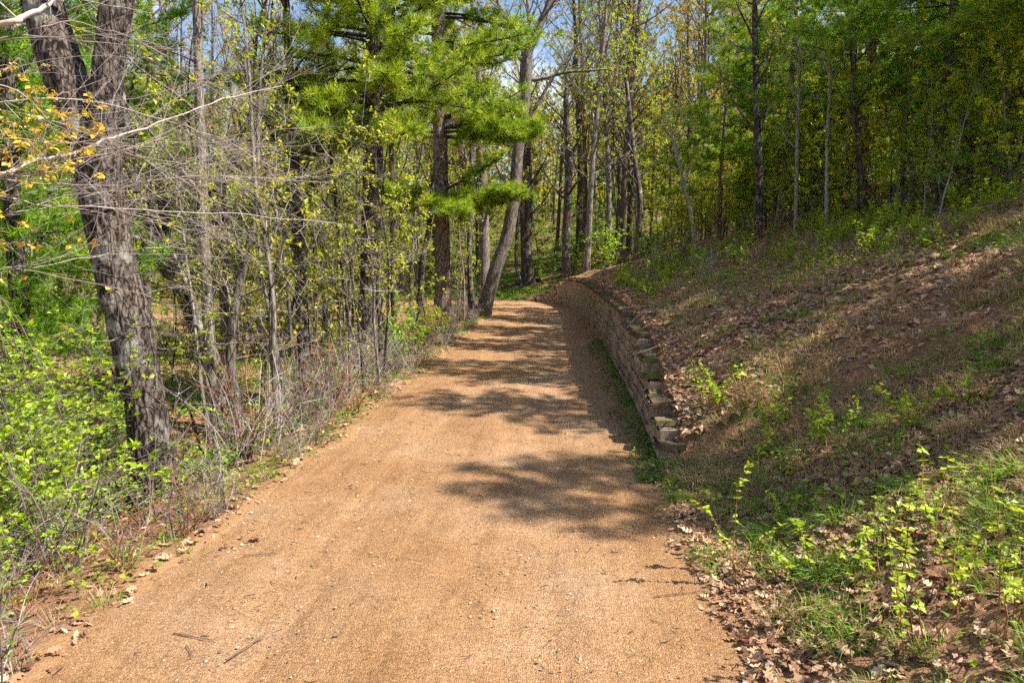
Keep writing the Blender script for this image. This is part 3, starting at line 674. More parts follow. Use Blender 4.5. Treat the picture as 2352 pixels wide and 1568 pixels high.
def stem_tree(name, label, rows, d, bark, twig, leaf, n1=14, u0=.3, len1=2.5, ln=1500, lsize=.075, seed=0, topz=None, rough=.0, sides=12, n2=5, n3=4, group=None, extra=(), ang=(35, 70), top_r=.12):
    """a tree whose trunk runs through the given points, drawn on up to topz metres"""
    rng = np.random.default_rng(seed); P, R = px_pts(rows, d); base = P[0].copy()
    if topz and P[-1, 2] < topz:
        dr = nrm(P[-1]-P[-2]); dr = nrm(dr+np.array([0, 0, .8])); h = topz-P[-1, 2]
        P = np.vstack([P, P[-1]+dr*h*.5+rng.normal(0, .15, 3), P[-1]+dr*h+rng.normal(0, .3, 3)]); R = np.append(R, [R[-1]*.6, R[-1]*top_r])
    root = rooted(name, label, base, group); gt_, gb, gw, gl = Geo(), Geo(), Geo(), Geo(); lv = []
    if rough: rough_trunk(gt_, P, R, 44, 150, rough, .35, seed, 22, 2.4)
    else:
        S = spline(np.column_stack([P, R]), 30); S[0, 3] *= 1.4; S[1, 3] *= 1.12
        tube(gt_, S[:, :3], S[:, 3], sides)
    S = spline(np.column_stack([P, R]), 24)
    if n1: branchwork(rng, S[:, :3], S[:, 3], n1, u0, len1, gb, gw, lv, ang, .07, n2, n3)
    for ex in extra:                                        # limbs one can see singly
        Q, q = px_pts(ex, d); Q[0] = at(ex[0][0], ex[0][1], ex[0][3] if len(ex[0]) > 3 else d)
        SS = spline(np.column_stack([Q, q]), 14); tube(gb, SS[:, :3], SS[:, 3], 8, .3)
        branchwork(rng, SS[:, :3], SS[:, 3], 13, .2, 2.0, gb, gw, lv, (30, 75), .06, 5, 4)
    Pp, D = leaf_sites(rng, lv, ln, .05); leaf_quads(gl, Pp, D, lsize, rng, .7)
    finish(root, gt_, gb, gw, gl, bark, twig, leaf, base)
    return root

# curving oak by the bend
stem_tree('oak_tree', 'tall curving oak with bare spreading limbs beside the bend of the path', [(1108, 735, 34), (1118, 690, 32), (1138, 620, 30), (1165, 540, 28), (1182, 440, 27), (1190, 340, 25), (1203, 250, 24), (1210, 170, 24), (1214, 120, 20), (1235, 70, 16), (1262, 0, 12), (1275, -120, 9)], 31,
          'bark_grey', 'twig_grey', 'leaf_rust', 8, .72, 4.5, 500, .06, 31, 19, .015, extra=[
    [(1208, 185, 10), (1250, 180, 8.5), (1300, 166, 7), (1350, 163, 5.5), (1395, 160, 4), (1425, 172, 2)], [(1205, 290, 8), (1240, 230, 7), (1275, 170, 6), (1320, 110, 5), (1365, 70, 4)],
    [(1212, 130, 14), (1180, 80, 11), (1150, 20, 9), (1120, -60, 7)], [(1212, 110, 12), (1215, 40, 9), (1205, -60, 7)], [(1214, 100, 12), (1250, 30, 9), (1310, -40, 6)],
    [(1200, 140, 11), (1140, 90, 8), (1080, 60, 6), (1020, 30, 4)], [(1182, 460, 8), (1150, 400, 6), (1128, 350, 4), (1110, 330, 3)]])
# pines by the path: trunks with separate boughs
def bough_pine(name, label, rows, d, seed, boughs, bark, topz, needle='needle', k=15, width=.017, nlen=.25):
    rng = np.random.default_rng(seed); P, R = px_pts(rows, d); base = P[0].copy()
    if P[-1, 2] < topz: P = np.vstack([P, P[-1]+np.array([0, 0, topz-P[-1, 2]])]); R = np.append(R, .04)
    root = rooted(name, label, base); gt_, gb, gl = Geo(), Geo(), Geo()
    rough_trunk(gt_, P, R, 40, 170, .016, .3, seed, 20, 2.2)
    tufts = []
    def axis_at(z): return np.array([np.interp(z, P[:, 2], P[:, 0]), np.interp(z, P[:, 2], P[:, 1]), z])
    for z, az, L, rise, dens in boughs: pine_branch(rng, gb, tufts, axis_at(z), radians(az), L, rise, .022+.012*L, dens)
    for i in range(26):
        z = rng.uniform(1.2, P[-1, 2]*.55); az = rng.uniform(0, 6.28); q = walk(rng, axis_at(z), (cos(az), sin(az), rng.normal(-.05, .2)), rng.uniform(.5, 2.2), 6, -.01, .12); tube(gb, q, .014*np.linspace(1, .25, 7), 4, .3)
    h0 = topz*.62
    for i in range(12):                                     # the crown above the picture
        z = h0+(topz-h0)*i/12; a0 = rng.uniform(0, 6.28)
        for b in range(4): pine_branch(rng, gb, tufts, axis_at(z), a0+b*1.57+rng.normal(0, .25), 2.6*(1-i/13)+.4, .2, .03, .8)
    Pp = np.concatenate([a for a, b in tufts]); D = np.concatenate([b for a, b in tufts])
    needles(gl, Pp, D, rng, k, nlen, width)
    for pn, gg, mt, smth in (('trunk', gt_, bark, True), ('branches', gb, 'twig_dark', True), ('crown', gl, needle, False)):
        for j in range(len(gg.V)): gg.V[j] = gg.V[j]-base
        link(pn, gg.mesh(pn, M[mt], smth), root)
    return root
rb = np.random.default_rng(77)
bg = []
for z, spread, n, L in ((4.9, 0, 0, 0),):
    bg += [(4.75, 178, 3.4, .08, 1.8), (4.6, 165, 2.6, .04, 1.8), (4.9, 195, 2.6, .08, 1.8), (4.55, -80, 2.4, .0, 1.8), (4.6, -30, 3.3, .05, 1.8), (4.7, 175, 2.2, .12, 1.7), (4.75, 200, 1.9, .1, 1.7), (4.6, -15, 2.9, .1, 1.7), (4.5, 15, 2.4, .08, 1.7), (4.55, -60, 2.0, .0, 1.7), (4.5, -100, 1.8, .0, 1.7), (4.7, 60, 1.5, .1, 1), (5.0, -30, 2.6, .12, 1.1)]
for i in range(42):
    z = 6.9+i*.135; bg.append((z, rb.choice([rb.uniform(-45, 50), rb.uniform(130, 230), rb.uniform(0, 360)], p=[.45, .4, .15]), rb.uniform(1.9, 3.7), rb.uniform(-.05, .35), .95))
bg += [(6.9, -10, 3.6, .06, 1.7), (7.2, 5, 3.4, .1, 1.7), (7.0, -40, 3.0, .04, 1.7), (7.6, -20, 3.2, .12, 1.2)]
bough_pine('pine_tree', 'sunlit straight pine with layered green boughs standing where the path narrows', [(1020, 775, 37), (1018, 700, 36), (1016, 560, 34), (1013, 420, 32), (1011, 300, 31), (1008, 150, 29), (1005, -20, 27), (1003, -250, 22)], 25, 41, bg, 'bark_pine', 21)
bg = []
for i in range(40):
    z = 5.6+i*.14; bg.append((z, rb.choice([rb.uniform(-45, 50), rb.uniform(130, 240), rb.uniform(0, 360)], p=[.33, .33, .34]), rb.uniform(1.6, 3.2), rb.uniform(-.05, .35), .9))
bg += [(5.4+.32*i, -90+rb.uniform(-55, 55), rb.uniform(1.5, 2.6), rb.uniform(-.05, .2), 1.1) for i in range(11)]
bg += [(5.3, -120, 2.2, .0, 1.1), (5.6, -60, 2.3, 0, 1.1), (5.5, 190, 2.4, .05, 1.1), (6.0, 170, 3.0, .1, 1.1), (6.6, 185, 3.2, .1, 1.1)]
bough_pine('pine_tree', 'thick near-black pine trunk left of the sunlit pine', [(838, 900, 56), (846, 800, 52), (851, 680, 49), (855, 500, 46), (858, 300, 43), (862, 100, 40), (865, -100, 36)], 17.5, 42, bg, 'bark_dark', 17, 'needle')

S = stem_tree
S('tree', 'dark trunk leaning far left out of the multi-stemmed clump behind the twin oak', [(548, 985, 46), (505, 880, 42), (465, 780, 40), (430, 690, 38), (392, 610, 38), (345, 510, 30), (310, 400, 24), (285, 250, 18)], 15.4, 'bark_dark', 'twig_grey', 'leaf_spring', 16, .35, 3, 1500, .075, 51, 12, .012, extra=[[(392, 610, 22), (384, 540, 20), (372, 470, 18), (352, 380, 12)]])
S('tree', 'pale slim stem rising from the clump right of the leaning dark trunk', [(552, 1075, 30), (540, 930, 26), (530, 800, 23), (545, 680, 21), (572, 560, 16), (590, 460, 12)], 12.6, 'bark_grey', 'twig_pale', 'leaf_spring', 16, .25, 2.4, 900, .07, 52, 7.5)
S('tree', 'straight grey-brown stem directly right of the twin oak', [(500, 1010, 28), (484, 820, 26), (472, 620, 24), (466, 450, 22), (458, 230, 20), (452, 40, 17)], 15, 'bark_grey', 'twig_grey', 'leaf_spring', 18, .3, 2.8, 1600, .075, 53, 12)
S('tree', 'forked brown stem between the leaning dark trunk and the pale slim stem', [(528, 950, 24), (516, 720, 22), (514, 560, 21), (512, 430, 18), (545, 330, 12), (580, 240, 9)], 17, 'bark_brown', 'twig_pale', 'leaf_spring', 16, .4, 3, 1200, .075, 54, 10)
S('tree', 'dark upright trunk midway between the twin oak and the near-black pine', [(706, 960, 30), (698, 800, 28), (691, 640, 27), (684, 490, 24), (672, 300, 20), (662, 100, 17)], 17, 'bark_dark', 'twig_grey', 'leaf_spring', 20, .3, 3, 2200, .075, 55, 14, .010)
S('tree', 'near-black trunk at the far left margin behind the lime shrubs', [(78, 1110, 44), (62, 920, 40), (46, 700, 38), (32, 520, 34), (20, 300, 30), (10, 80, 26)], 11, 'bark_dark', 'twig_dark', 'leaf_spring', 16, .35, 2.6, 900, .07, 56, 12, .012)
S('tree', 'thin dark tree close beside the foot of the curving oak', [(1088, 735, 14), (1078, 600, 12), (1082, 450, 11), (1085, 250, 9)], 30, 'bark_dark', 'twig_grey', 'leaf_spring', 18, .3, 2.6, 1500, .08, 57, 13)
S('tree', 'grey trunk standing just behind the curving oak', [(1112, 725, 26), (1113, 600, 24), (1110, 450, 22), (1104, 280, 18)], 36, 'bark_grey', 'twig_grey', 'leaf_spring', 20, .35, 3.4, 2200, .085, 58, 16)
S('tree', 'stout dark trunk standing beyond the far end of the wall', [(1218, 672, 24), (1211, 570, 21), (1214, 450, 19), (1206, 300, 16)], 47, 'bark_dark', 'twig_grey', 'leaf_spring', 22, .3, 3.8, 2500, .09, 59, 17)
S('tree', 'thin bent black tree left of the stout trunk past the wall', [(1199, 675, 10), (1186, 600, 9), (1190, 500, 8), (1196, 380, 6)], 46, 'bark_dark', 'twig_grey', 'leaf_spring', 16, .35, 2.6, 1400, .09, 60, 11)
S('tree', 'twisted dark sapling between the two pines', [(962, 720, 16), (968, 620, 14), (984, 530, 12), (992, 450, 9), (1000, 360, 7)], 27, 'bark_dark', 'twig_brown', 'leaf_spring', 18, .3, 2.2, 2000, .08, 61, 9)
S('tree', 'straight thin grey trunk right beside the near-black pine', [(905, 720, 15), (903, 600, 14), (900, 430, 12), (895, 200, 10)], 28, 'bark_brown', 'twig_grey', 'leaf_spring', 20, .3, 2.6, 2200, .08, 62, 13)
S('tree', 'dark trunk rising behind the mossy top of the wall', [(1302, 640, 20), (1300, 540, 18), (1306, 400, 16), (1300, 230, 12)], 44, 'bark_dark', 'twig_grey', 'leaf_spring', 20, .25, 3.4, 2600, .09, 63, 15)
S('tree', 'dark trunk leaning over the bank behind the wall', [(1462, 560, 16), (1470, 470, 14), (1455, 350, 12), (1440, 200, 9)], 36, 'bark_dark', 'twig_grey', 'leaf_spring', 20, .25, 3, 2600, .085, 64, 13)
# on the crest of the right bank
S('tree', 'thick dark trunk at the left end of the bank crest', [(1742, 520, 18), (1744, 430, 17), (1738, 250, 15), (1734, 60, 13)], 23, 'bark_dark', 'twig_grey', 'leaf_spring', 20, .3, 2.6, 2200, .075, 71, 13)
S('tree', 'pale speckled sapling on the bank crest right of the thick dark trunk', [(1830, 480, 9), (1832, 300, 8), (1836, 130, 7)], 21, 'bark_pale', 'twig_pale', 'leaf_spring', 20, .2, 1.7, 1500, .07, 72, 9)
S('tree', 'pale thin sapling near the middle of the bank crest', [(1902, 470, 9), (1900, 330, 8), (1906, 180, 6)], 20.5, 'bark_pale', 'twig_pale', 'leaf_spring', 18, .2, 1.6, 1300, .07, 73, 9)
S('tree', 'brown kinked trunk in the middle of the bank crest', [(1988, 470, 18), (1976, 350, 16), (1960, 250, 14), (1962, 100, 12)], 20, 'bark_brown', 'twig_brown', 'leaf_spring', 18, .3, 2.2, 1500, .07, 74, 11)
S('tree', 'short whitish stem at the dark gap on the bank crest', [(2088, 450, 8), (2092, 380, 7), (2086, 300, 6), (2080, 200, 4)], 19, 'bark_pale', 'twig_pale', 'leaf_spring', 14, .3, 1.4, 700, .07, 75, 7.5)
S('tree', 'grey-green smooth trunk at the right end of the bank crest', [(2222, 440, 17), (2232, 330, 14), (2246, 180, 12), (2252, 30, 10)], 17.5, 'bark_grey', 'twig_grey', 'leaf_spring', 16, .3, 2, 1100, .07, 76, 11)
S('tree', 'dark trunk just behind the grey-green smooth trunk', [(2262, 430, 22), (2262, 300, 20), (2258, 100, 18)], 19.5, 'bark_dark', 'twig_dark', 'leaf_spring', 16, .35, 2.2, 1000, .07, 77, 13)
S('tree', 'slanting whitish sapling behind the brushy end of the bank', [(1602, 545, 9), (1585, 480, 8), (1570, 420, 7), (1540, 300, 5)], 27, 'bark_pale', 'twig_pale', 'leaf_spring', 16, .3, 1.8, 1500, .075, 78, 8)

# ---- maple standing off to the left whose pale twigs and orange young leaves reach in front of the oak
rng = np.random.default_rng(91)
mb = np.array([-5.9, 5.6, 0.0]); mb[2] = ter1(mb[0], mb[1])-.2
occupied.append((mb[0], mb[1], .4))
root = thing('maple_tree', 'maple at the left margin with pale bare twigs and clusters of orange young leaves', 'tree', mb)
gt_, gb, gw, gl = Geo(), Geo(), Geo(), Geo()
mp_pts = np.array([mb, mb+[.05, .05, 1.4], mb+[.0, .1, 3.0], mb+[-.1, .2, 4.8], mb+[-.2, .3, 7], mb+[-.2, .3, 9.5]]); mp_r = np.array([.16, .12, .11, .09, .06, .02])
SS = spline(np.column_stack([mp_pts, mp_r]), 26); tube(gt_, SS[:, :3], SS[:, 3], 14)
lv = []
def m_trunk(z): return np.array([np.interp(z, SS[:, 2], SS[:, 0]), np.interp(z, SS[:, 2], SS[:, 1]), z])
limbs = [([(-40, 405, 12, 5.7), (60, 374, 10, 5.9), (150, 356, 8, 6.1), (230, 322, 6.5, 6.4), (330, 300, 5, 6.7), (440, 258, 3.6, 7.0), (540, 228, 2.6, 7.4), (640, 205, 1.6, 7.8)], 3.0, 11),
         ([(-40, 70, 14, 5.6), (40, 48, 12, 5.7), (105, 25, 10, 5.9), (150, -6, 8, 6.1), (240, -90, 6, 6.4)], 4.4, 3),
         ([(-40, 180, 6, 5.7), (120, 275, 4, 6.0), (250, 320, 4, 6.4), (400, 400, 3, 6.9), (540, 470, 2.4, 7.4)], 3.9, 7),
         ([(-40, 455, 6, 5.7), (130, 478, 5, 6.1), (300, 480, 4, 6.6), (480, 482, 3.4, 7.2), (620, 492, 2.6, 7.8), (800, 510, 2, 8.4)], 2.5, 10),
         ([(-40, 520, 5, 5.8), (140, 470, 4, 6.3), (330, 420, 4, 6.8), (520, 400, 3, 7.4), (760, 420, 2.4, 8.2)], 2.3, 10),
         ([(-40, 620, 5, 5.8), (120, 600, 4, 6.2), (280, 570, 3, 6.8), (430, 560, 2.4, 7.3)], 2.0, 7),
         ([(-40, 250, 5, 5.7), (160, 230, 4, 6.1), (360, 270, 3.4, 6.8), (520, 330, 3, 7.5), (660, 400, 2.4, 8.0)], 3.6, 9),
         ([(-40, 330, 5, 5.7), (140, 335, 4, 6.1), (330, 362, 3.4, 6.7), (500, 372, 3, 7.6), (640, 350, 2.2, 8.6)], 3.2, 10),
         ([(-40, 110, 5, 5.7), (160, 60, 4, 6.1), (330, 110, 3, 6.6), (480, 190, 2.4, 7.0)], 4.2, 7)]
for rows, z0, nt_ in limbs:
    Q = np.array([m_trunk(z0)]+[at(a, b, d) for a, b, w, d in rows]); q = np.array([rows[0][2]*5.7/FPX*.6]+[w*d/FPX*.5 for a, b, w, d in rows])
    SQ = spline(np.column_stack([Q, q]), 30); SQ[:, :3] += np.cumsum(rng.normal(0, .011, (30, 3)), 0)
    tube(gw, SQ[:, :3], np.maximum(SQ[:, 3]*(1 if rows[0][2] > 10 else .62), .0024), 6, 1.0 if rows[0][2] > 10 else rng.uniform(.2, .9))
    for j in range(int(nt_*2)):
        k = int(rng.uniform(4, 28)); tdir = nrm(SQ[k+1, :3]-SQ[k, :3])
        d2 = nrm(tdir+rng.normal(0, .5, 3)+np.array([0, 0, -.02])); L2 = rng.uniform(.6, 1.9)
        q2 = walk(rng, SQ[k, :3], d2, L2, 7, .05*rng.choice([-1, 1.6]), .10); tube(gw, q2, max(SQ[k, 3]*.32, .0022)*np.linspace(1, .4, 8), 4, rng.random())
        for m in range(6):
            kk = int(rng.integers(1, 7)); q3 = walk(rng, q2[kk], nrm(nrm(q2[kk]-q2[kk-1])+rng.normal(0, .5, 3)), rng.uniform(.2, .8), 4, .05, .14); tube(gw, q3, .0016*np.linspace(1, .5, 5), 3, rng.random())
            lv.append((q3[1:], grad(q3)[1:]))
# hanging clusters of young leaves
cl = [at(rng.uniform(-60, 240), rng.normal(330, 55), rng.uniform(5.3, 6.3)) for _ in range(115)]+[at(rng.uniform(-30, 130), rng.normal(205, 30), rng.uniform(5.3, 6.2)) for _ in range(16)]+[at(rng.uniform(-20, 260), rng.normal(560, 60), rng.uniform(5.6, 6.4)) for _ in range(14)]
allp = np.concatenate([a for a, b in lv])
for c in cl:
    n = int(rng.integers(4, 9)); j = int(np.argmin(((allp-c)**2).sum(1))); q3 = np.array([allp[j], (allp[j]+c)/2+[0, 0, .03], c]); tube(gw, q3, [.003, .0026, .002], 3, .4)
    az = rng.uniform(0, 6.28, n); D = np.stack([np.cos(az), np.sin(az), rng.uniform(-1.2, .1, n)], 1)
    leaf_quads(gl, np.repeat(c[None], n, 0)+rng.normal(0, .015, (n, 3)), D, .046, rng, .5, .75, .1)
branchwork(rng, SS[12:, :3], SS[12:, 3], 12, .1, 2.6, gb, gw, [], n2=4, n3=3)
finish(root, gt_, gb, gw, gl, 'bark_grey', 'twig_pale', 'leaf_orange', mb)

# ---- bare arching understorey trees whose fine twigs tangle in front of the left wood
for i, (px, d, lab) in enumerate([(640, 11.5, 'bare understorey tree with a tangle of fine twigs right of the twin oak'), (470, 12.5, 'bare arching understorey tree close behind the twin oak')]):
    x = at(px, 800, d)[0]
    if on_path(x, d, 2.7): continue
    occupied.append((x, d, .3)); place(decid_proto(820+i, 5.2+.5*i, .045, 'bark_grey', 'twig_pale', 'leaf_spring', 20, .28, 3.0, 160, .06, 6, 5, .1, (45, 85), -.01, 8, .05), 'understorey_tree', lab, 'tree', (x, d, ter1(x, d)), 1.3*i)

# ---- the crowded wood
rf = np.random.default_rng(2024)
def where(x, y):
    """the landmark a thing stands by, as one sees it along the path"""
    px = 1176+x/max(y, 1)*FPX; s_ = float(path_coords([x], [y])[0][0])
    if y > 44: dep = 'far beyond' if y > 66 else 'beyond'
    else: dep = 'close behind' if y < 20 else ('behind' if y < 31 else 'well behind')
    if y > 44 and 1080 < px < 1330: lm = 'the bend of the path'
    elif s_ > 0 and px > 1240:
        lm = 'the mossy wall' if px < 1480 else 'the brushy end of the bank' if px < 1680 else 'the thick dark trunk of the crest' if px < 1800 else 'the pale saplings of the crest' if px < 1930 else 'the kinked brown trunk of the crest' if px < 2060 else 'the dark gap on the crest' if px < 2180 else 'the grey-green trunk of the crest'
    else:
        lm = 'the near-black trunk at the left margin' if px < 150 else 'the twin oak' if px < 400 else 'the leaning dark trunk' if px < 500 else 'the pale slim stem' if px < 640 else 'the dark upright trunk' if px < 760 else 'the near-black pine' if px < 880 else 'the space between the pines' if px < 985 else 'the sunlit pine' if px < 1060 else 'the curving oak' if px < 1180 else 'the bend of the path'
    return dep+' '+lm
def scatter(protos, looks, n, xr, yr, name, group, msep, pathm=3.4, sc=(.85, 1.15), keep=None, tries=40):
    made = 0
    for _ in range(n*tries):
        if made >= n: break
        x, y = rf.uniform(*xr), rf.uniform(*yr)
        if keep is not None and not keep(x, y): continue
        if on_path(x, y, pathm) or not free(x, y, msep): continue
        occupied.append((x, y, msep)); v = int(rf.integers(len(protos)))
        place(protos[v], name, looks[v]+' '+where(x, y), 'tree', (x, y, ter1(x, y)), rf.uniform(0, 6.28), rf.uniform(*sc), group); made += 1
    return made
def side(x, y): return float(path_coords([x], [y])[0][0])
inview = lambda x, y: abs(x) < .80*y+7
left = lambda x, y: side(x, y) < 0 and inview(x, y)
right = lambda x, y: side(x, y) > 0 and inview(x, y) and y < 60
# right bank: pines on and behind the crest, the nearest ones just outside the picture shade the path
crest = lambda x, y: side(x, y) > 10.2
PN = 'pine_tree'
pine_spots = [(11.7, 4.5, 2, 1.0, 'young pine on the bank whose shadow crosses the path before the wall'), (-10.4, 19, 1, 1.0, 'green pine right behind the twin oak'), (-9.2, 11.0, 0, 1.0, 'green pine at the upper left margin'), (-14.5, 26, 1, 1.1, 'tall green pine deep in the wood by the twin oak'),
              (11.4, 8.8, 0, .95, 'dark young pine on the bank crest at the right margin'), (10.7, 12.8, 0, 1.05, 'pine on the crest that throws its shadow over the low wall'), (10.8, 17.6, 0, 1.08, 'upright dark pine behind the kinked brown trunk'), (10.9, 21.8, 1, .92, 'tall pine close behind the pale speckled sapling'), (10.3, 26.4, 0, 1.05, 'dark pine just right of the thick dark trunk'), (9.4, 31.5, 0, .9, 'dark pine over the far stretch of the wall'), (12.8, 12.0, 2, .85, 'low-boughed pine behind the right end of the bank crest'),
              (12.4, 15.4, 2, .8, 'low-boughed pine between the right trunks of the bank crest'), (13.4, 19.8, 0, .8, 'broad dark pine over the middle of the bank crest'), (12.2, 24.2, 1, .72, 'pine whose boughs hang over the left end of the bank crest'),
              (11.0, 29, 2, .9, 'young pine at the back of the bank behind the thick dark trunk'), (15.5, 16.5, 0, .8, 'dark pine deep in the stand behind the right bank'), (16.5, 22.5, 0, .85, 'shaded pine deep behind the middle of the bank')]
for x, y, v, sc, lab in pine_spots:
    occupied.append((x, y, .8)); place(PINES[v], PN, lab, 'tree', (x, y, ter1(x, y)), rf.uniform(0, 6.28), sc)
LP = ['broad dark pine', 'tall dark pine', 'low-boughed young pine']
LT = ['tall grey tree', 'tall brown-barked tree', 'slim grey leafy tree', 'tall dark bare-twigged tree', 'slim brown leafy tree', 'tall golden-leaved tree']
LY = ['slender grey sapling', 'slender brown sapling', 'pale thin sapling', 'tall slender grey sapling', 'short brown sapling']
LK = ['bushy green young tree', 'bushy yellow-green young tree', 'low green bushy sapling']
rcrest = lambda x, y: side(x, y) > 10.0 and inview(x, y)
scatter(PINES, LP, 24, (10, 42), (8, 58), PN, 'pines deep in the right wood', 1.1, keep=lambda x, y: side(x, y) > 13 and y > 14 and (y > 26 or side(x, y) < 22), sc=(.62, .85))
scatter(THICK, LK, 46, (9, 34), (11, 50), 'young_tree', 'bushy young trees on the right bank', .5, keep=lambda x, y: side(x, y) > 10.6 and inview(x, y), sc=(.65, 1.1))
scatter(YOUNG[2:3]+YOUNG[4:], LY[2:3]+LY[4:], 64, (7, 22), (14, 40), 'sapling', 'saplings on the right bank', .2, keep=lambda x, y: 8.6 < side(x, y) < 11.5 and inview(x, y), sc=(.4, .8))
scatter(STEMS, ['thin grey stem', 'thin dark stem', 'slim dark pole', 'short thin grey stem'], 70, (6, 20), (13, 42), 'sapling', 'thin stems of the bank crest', .14, keep=lambda x, y: 8.8 < side(x, y) < 12.5 and inview(x, y), sc=(.4, .85))
scatter(THICK, LK, 26, (6, 20), (13, 42), 'young_tree', 'bushy young trees on the right bank', .3, keep=lambda x, y: 9.3 < side(x, y) < 12.5 and inview(x, y), sc=(.35, .7))
scatter(YOUNG, LY, 50, (7, 26), (12, 46), 'sapling', 'saplings on the right bank', .3, keep=lambda x, y: side(x, y) > 9.4 and inview(x, y), sc=(.6, 1.1))
scatter(TALL, LT, 30, (9, 60), (24, 75), 'tree', 'tall trees of the right wood', .7, keep=lambda x, y: side(x, y) > 12 and inview(x, y), sc=(.55, .8))
scatter(TALL[5:]+TALL[:3], LT[5:]+LT[:3], 26, (4, 24), (40, 60), 'tree', 'leafy trees behind the wall', .6, keep=lambda x, y: side(x, y) > 5 and x/y*FPX+1176 > 1330, sc=(1.05, 1.4))
# left wood
scatter(YOUNG, LY, 9, (-28, 0), (26, 42), 'sapling', 'saplings of the left wood', .4, 3.0, keep=lambda x, y: left(x, y) and not (y < 24 and x/y*FPX+1176 > 790), sc=(.5, 1.1))
LS = ['thin grey stem', 'thin dark stem', 'slim dark pole', 'short thin grey stem']
scatter(STEMS, LS, 100, (-16, 0), (9.5, 36), 'sapling', 'thin stems of the left wood', .14, 2.75, keep=lambda x, y: left(x, y) and side(x, y) > -11 and not (y < 24 and x/y*FPX+1176 > 880) and not (y < 13 and x/y*FPX+1176 < 420), sc=(.55, 1.15))
scatter(TALL, LT, 46, (-44, 0), (20, 60), 'tree', 'tall trees of the left wood', .6, 3.2, keep=lambda x, y: inview(x, y) and x < -2 and (x < -7 or y > 30), sc=(.8, 1.15))
scatter(PINES, LP, 7, (-36, -9), (22, 55), PN, 'pines of the left wood', 1, 3.2, keep=inview, sc=(.9, 1.2))
scatter(THICK, LK, 20, (-40, -3), (46, 62), 'young_tree', 'bushy young trees of the left wood', .5, 3.4, keep=inview, sc=(.5, 1.0))
# beyond the bend
scatter(TALL, LT, 90, (-55, 55), (46, 92), 'tree', 'trees beyond the bend', .7, 3.2, keep=inview, sc=(.8, 1.2))
scatter(THICK, LK, 50, (-45, 30), (46, 80), 'young_tree', 'bushy young trees beyond the bend', .5, 3.2, keep=lambda x, y: inview(x, y) and (x > -6 or y > 60), sc=(.6, 1.2))

# distant wood: a mass of far stems, twigs and young leaves
rng = np.random.default_rng(8); g = Geo(); gl = Geo()
for i in range(520):
    y = rng.uniform(92, 150); x = rng.uniform(-.85, .85)*y; z = ter1(x, y); H = rng.uniform(14, 24)
    pts = walk(rng, (x, y, z-.3), (rng.normal(0, .04), 0, 1), H, 6, .02, .03); tube(g, pts, rng.uniform(.10, .22)*np.linspace(1, .15, 7), 5, rng.random())
    for j in range(15):
        u = rng.uniform(.2, 1)*5.99; k = int(u); p = pts[k]+(pts[k+1]-pts[k])*(u-k)
        q = walk(rng, p, (rng.normal(), rng.normal(), rng.uniform(.3, 1.4)), rng.uniform(1, 3.6), 2, .05, .2); tube(g, q, .034*np.linspace(1, .4, 3), 3, rng.random())
    n = 150; leaf_quads(gl, np.stack([x+rng.normal(0, 2.0, n), y+rng.normal(0, 2, n), z+H*rng.uniform(.12, 1, n)], 1), rng.normal(0, 1, (n, 3)), .6, rng, .9, .8)
far = link('distant_wood', g.mesh('distant_wood', M['twig_grey'])); tag(far, 'far mass of grey stems and young leaves behind the trees', 'wood', kind='stuff')
link('foliage', gl.mesh('foliage', M['leaf_spring'], False), far)

# ------------------------------------------------------------------ shrubs and brush
def shrub_proto(seed, H, stems, spread, leaves_n, leaf_size, twig, leafmat, layered=.3, n2=7):
    rng = np.random.default_rng(seed); gs_, gl = Geo(), Geo(); lv = []
    for i in range(stems):
        az = rng.uniform(0, 6.28); r = rng.uniform(.1, 1)*spread/H
        q = walk(rng, (rng.normal(0, .08), rng.normal(0, .08), -.1), (cos(az)*r, sin(az)*r, 1), H*rng.uniform(.6, 1.1), 8, -.01, .10)
        tube(gs_, q, rng.uniform(.006, .013)*np.linspace(1, .3, 9), 5, rng.random())
        for j in range(n2):
            k = int(rng.integers(2, 8)); a2 = rng.uniform(0, 6.28)
            q2 = walk(rng, q[k], (cos(a2), sin(a2), rng.normal(layered, .25)), H*rng.uniform(.15, .42), 5, .0, .13); tube(gs_, q2, .0042*np.linspace(1, .4, 6), 4, rng.random())
            lv.append((q2[1:], grad(q2)[1:]))
            for m in range(2):
                kk = int(rng.integers(1, 5)); q3 = walk(rng, q2[kk], nrm(nrm(q2[kk]-q2[kk-1])+rng.normal(0, .6, 3)), H*rng.uniform(.06, .18), 3, 0, .12); tube(gs_, q3, .0026*np.linspace(1, .5, 4), 3, rng.random()); lv.append((q3, grad(q3)))
    P, D = leaf_sites(rng, lv, leaves_n, leaf_size*.45); D[:, 2] = np.abs(D[:, 2])*.5
    leaf_quads(gl, P, D, leaf_size, rng, .45, .62)
    return [('stems', gs_.mesh('stems', M[twig])), ('leaves', gl.mesh('leaves', M[leafmat], False))]
LIME = [shrub_proto(400+i, 2.1, 9, 1.15, 1700, .064, 'twig_grey', 'leaf_lime') for i in range(3)]
TLIME = [shrub_proto(405+i, 3.7, 8, 1.3, 2500, .066, 'twig_grey', 'leaf_lime', .1, 13) for i in range(2)]
MID = [shrub_proto(410+i, 1.5, 10, .8, 1300, .07, 'twig_grey', m_) for i, m_ in enumerate(('leaf_green', 'leaf_lime', 'leaf_green', 'leaf_spring'))]
BARE = [shrub_proto(420+i, 1.25, st, .75, ln, .045, tw, 'leaf_green', .6, 4) for i, (st, ln, tw) in enumerate(((11, 50, 'twig_pale'), (10, 110, 'twig_grey'), (8, 30, 'twig_pale'), (9, 80, 'twig_red'), (11, 40, 'twig_brown')))]
rs = np.random.default_rng(99)
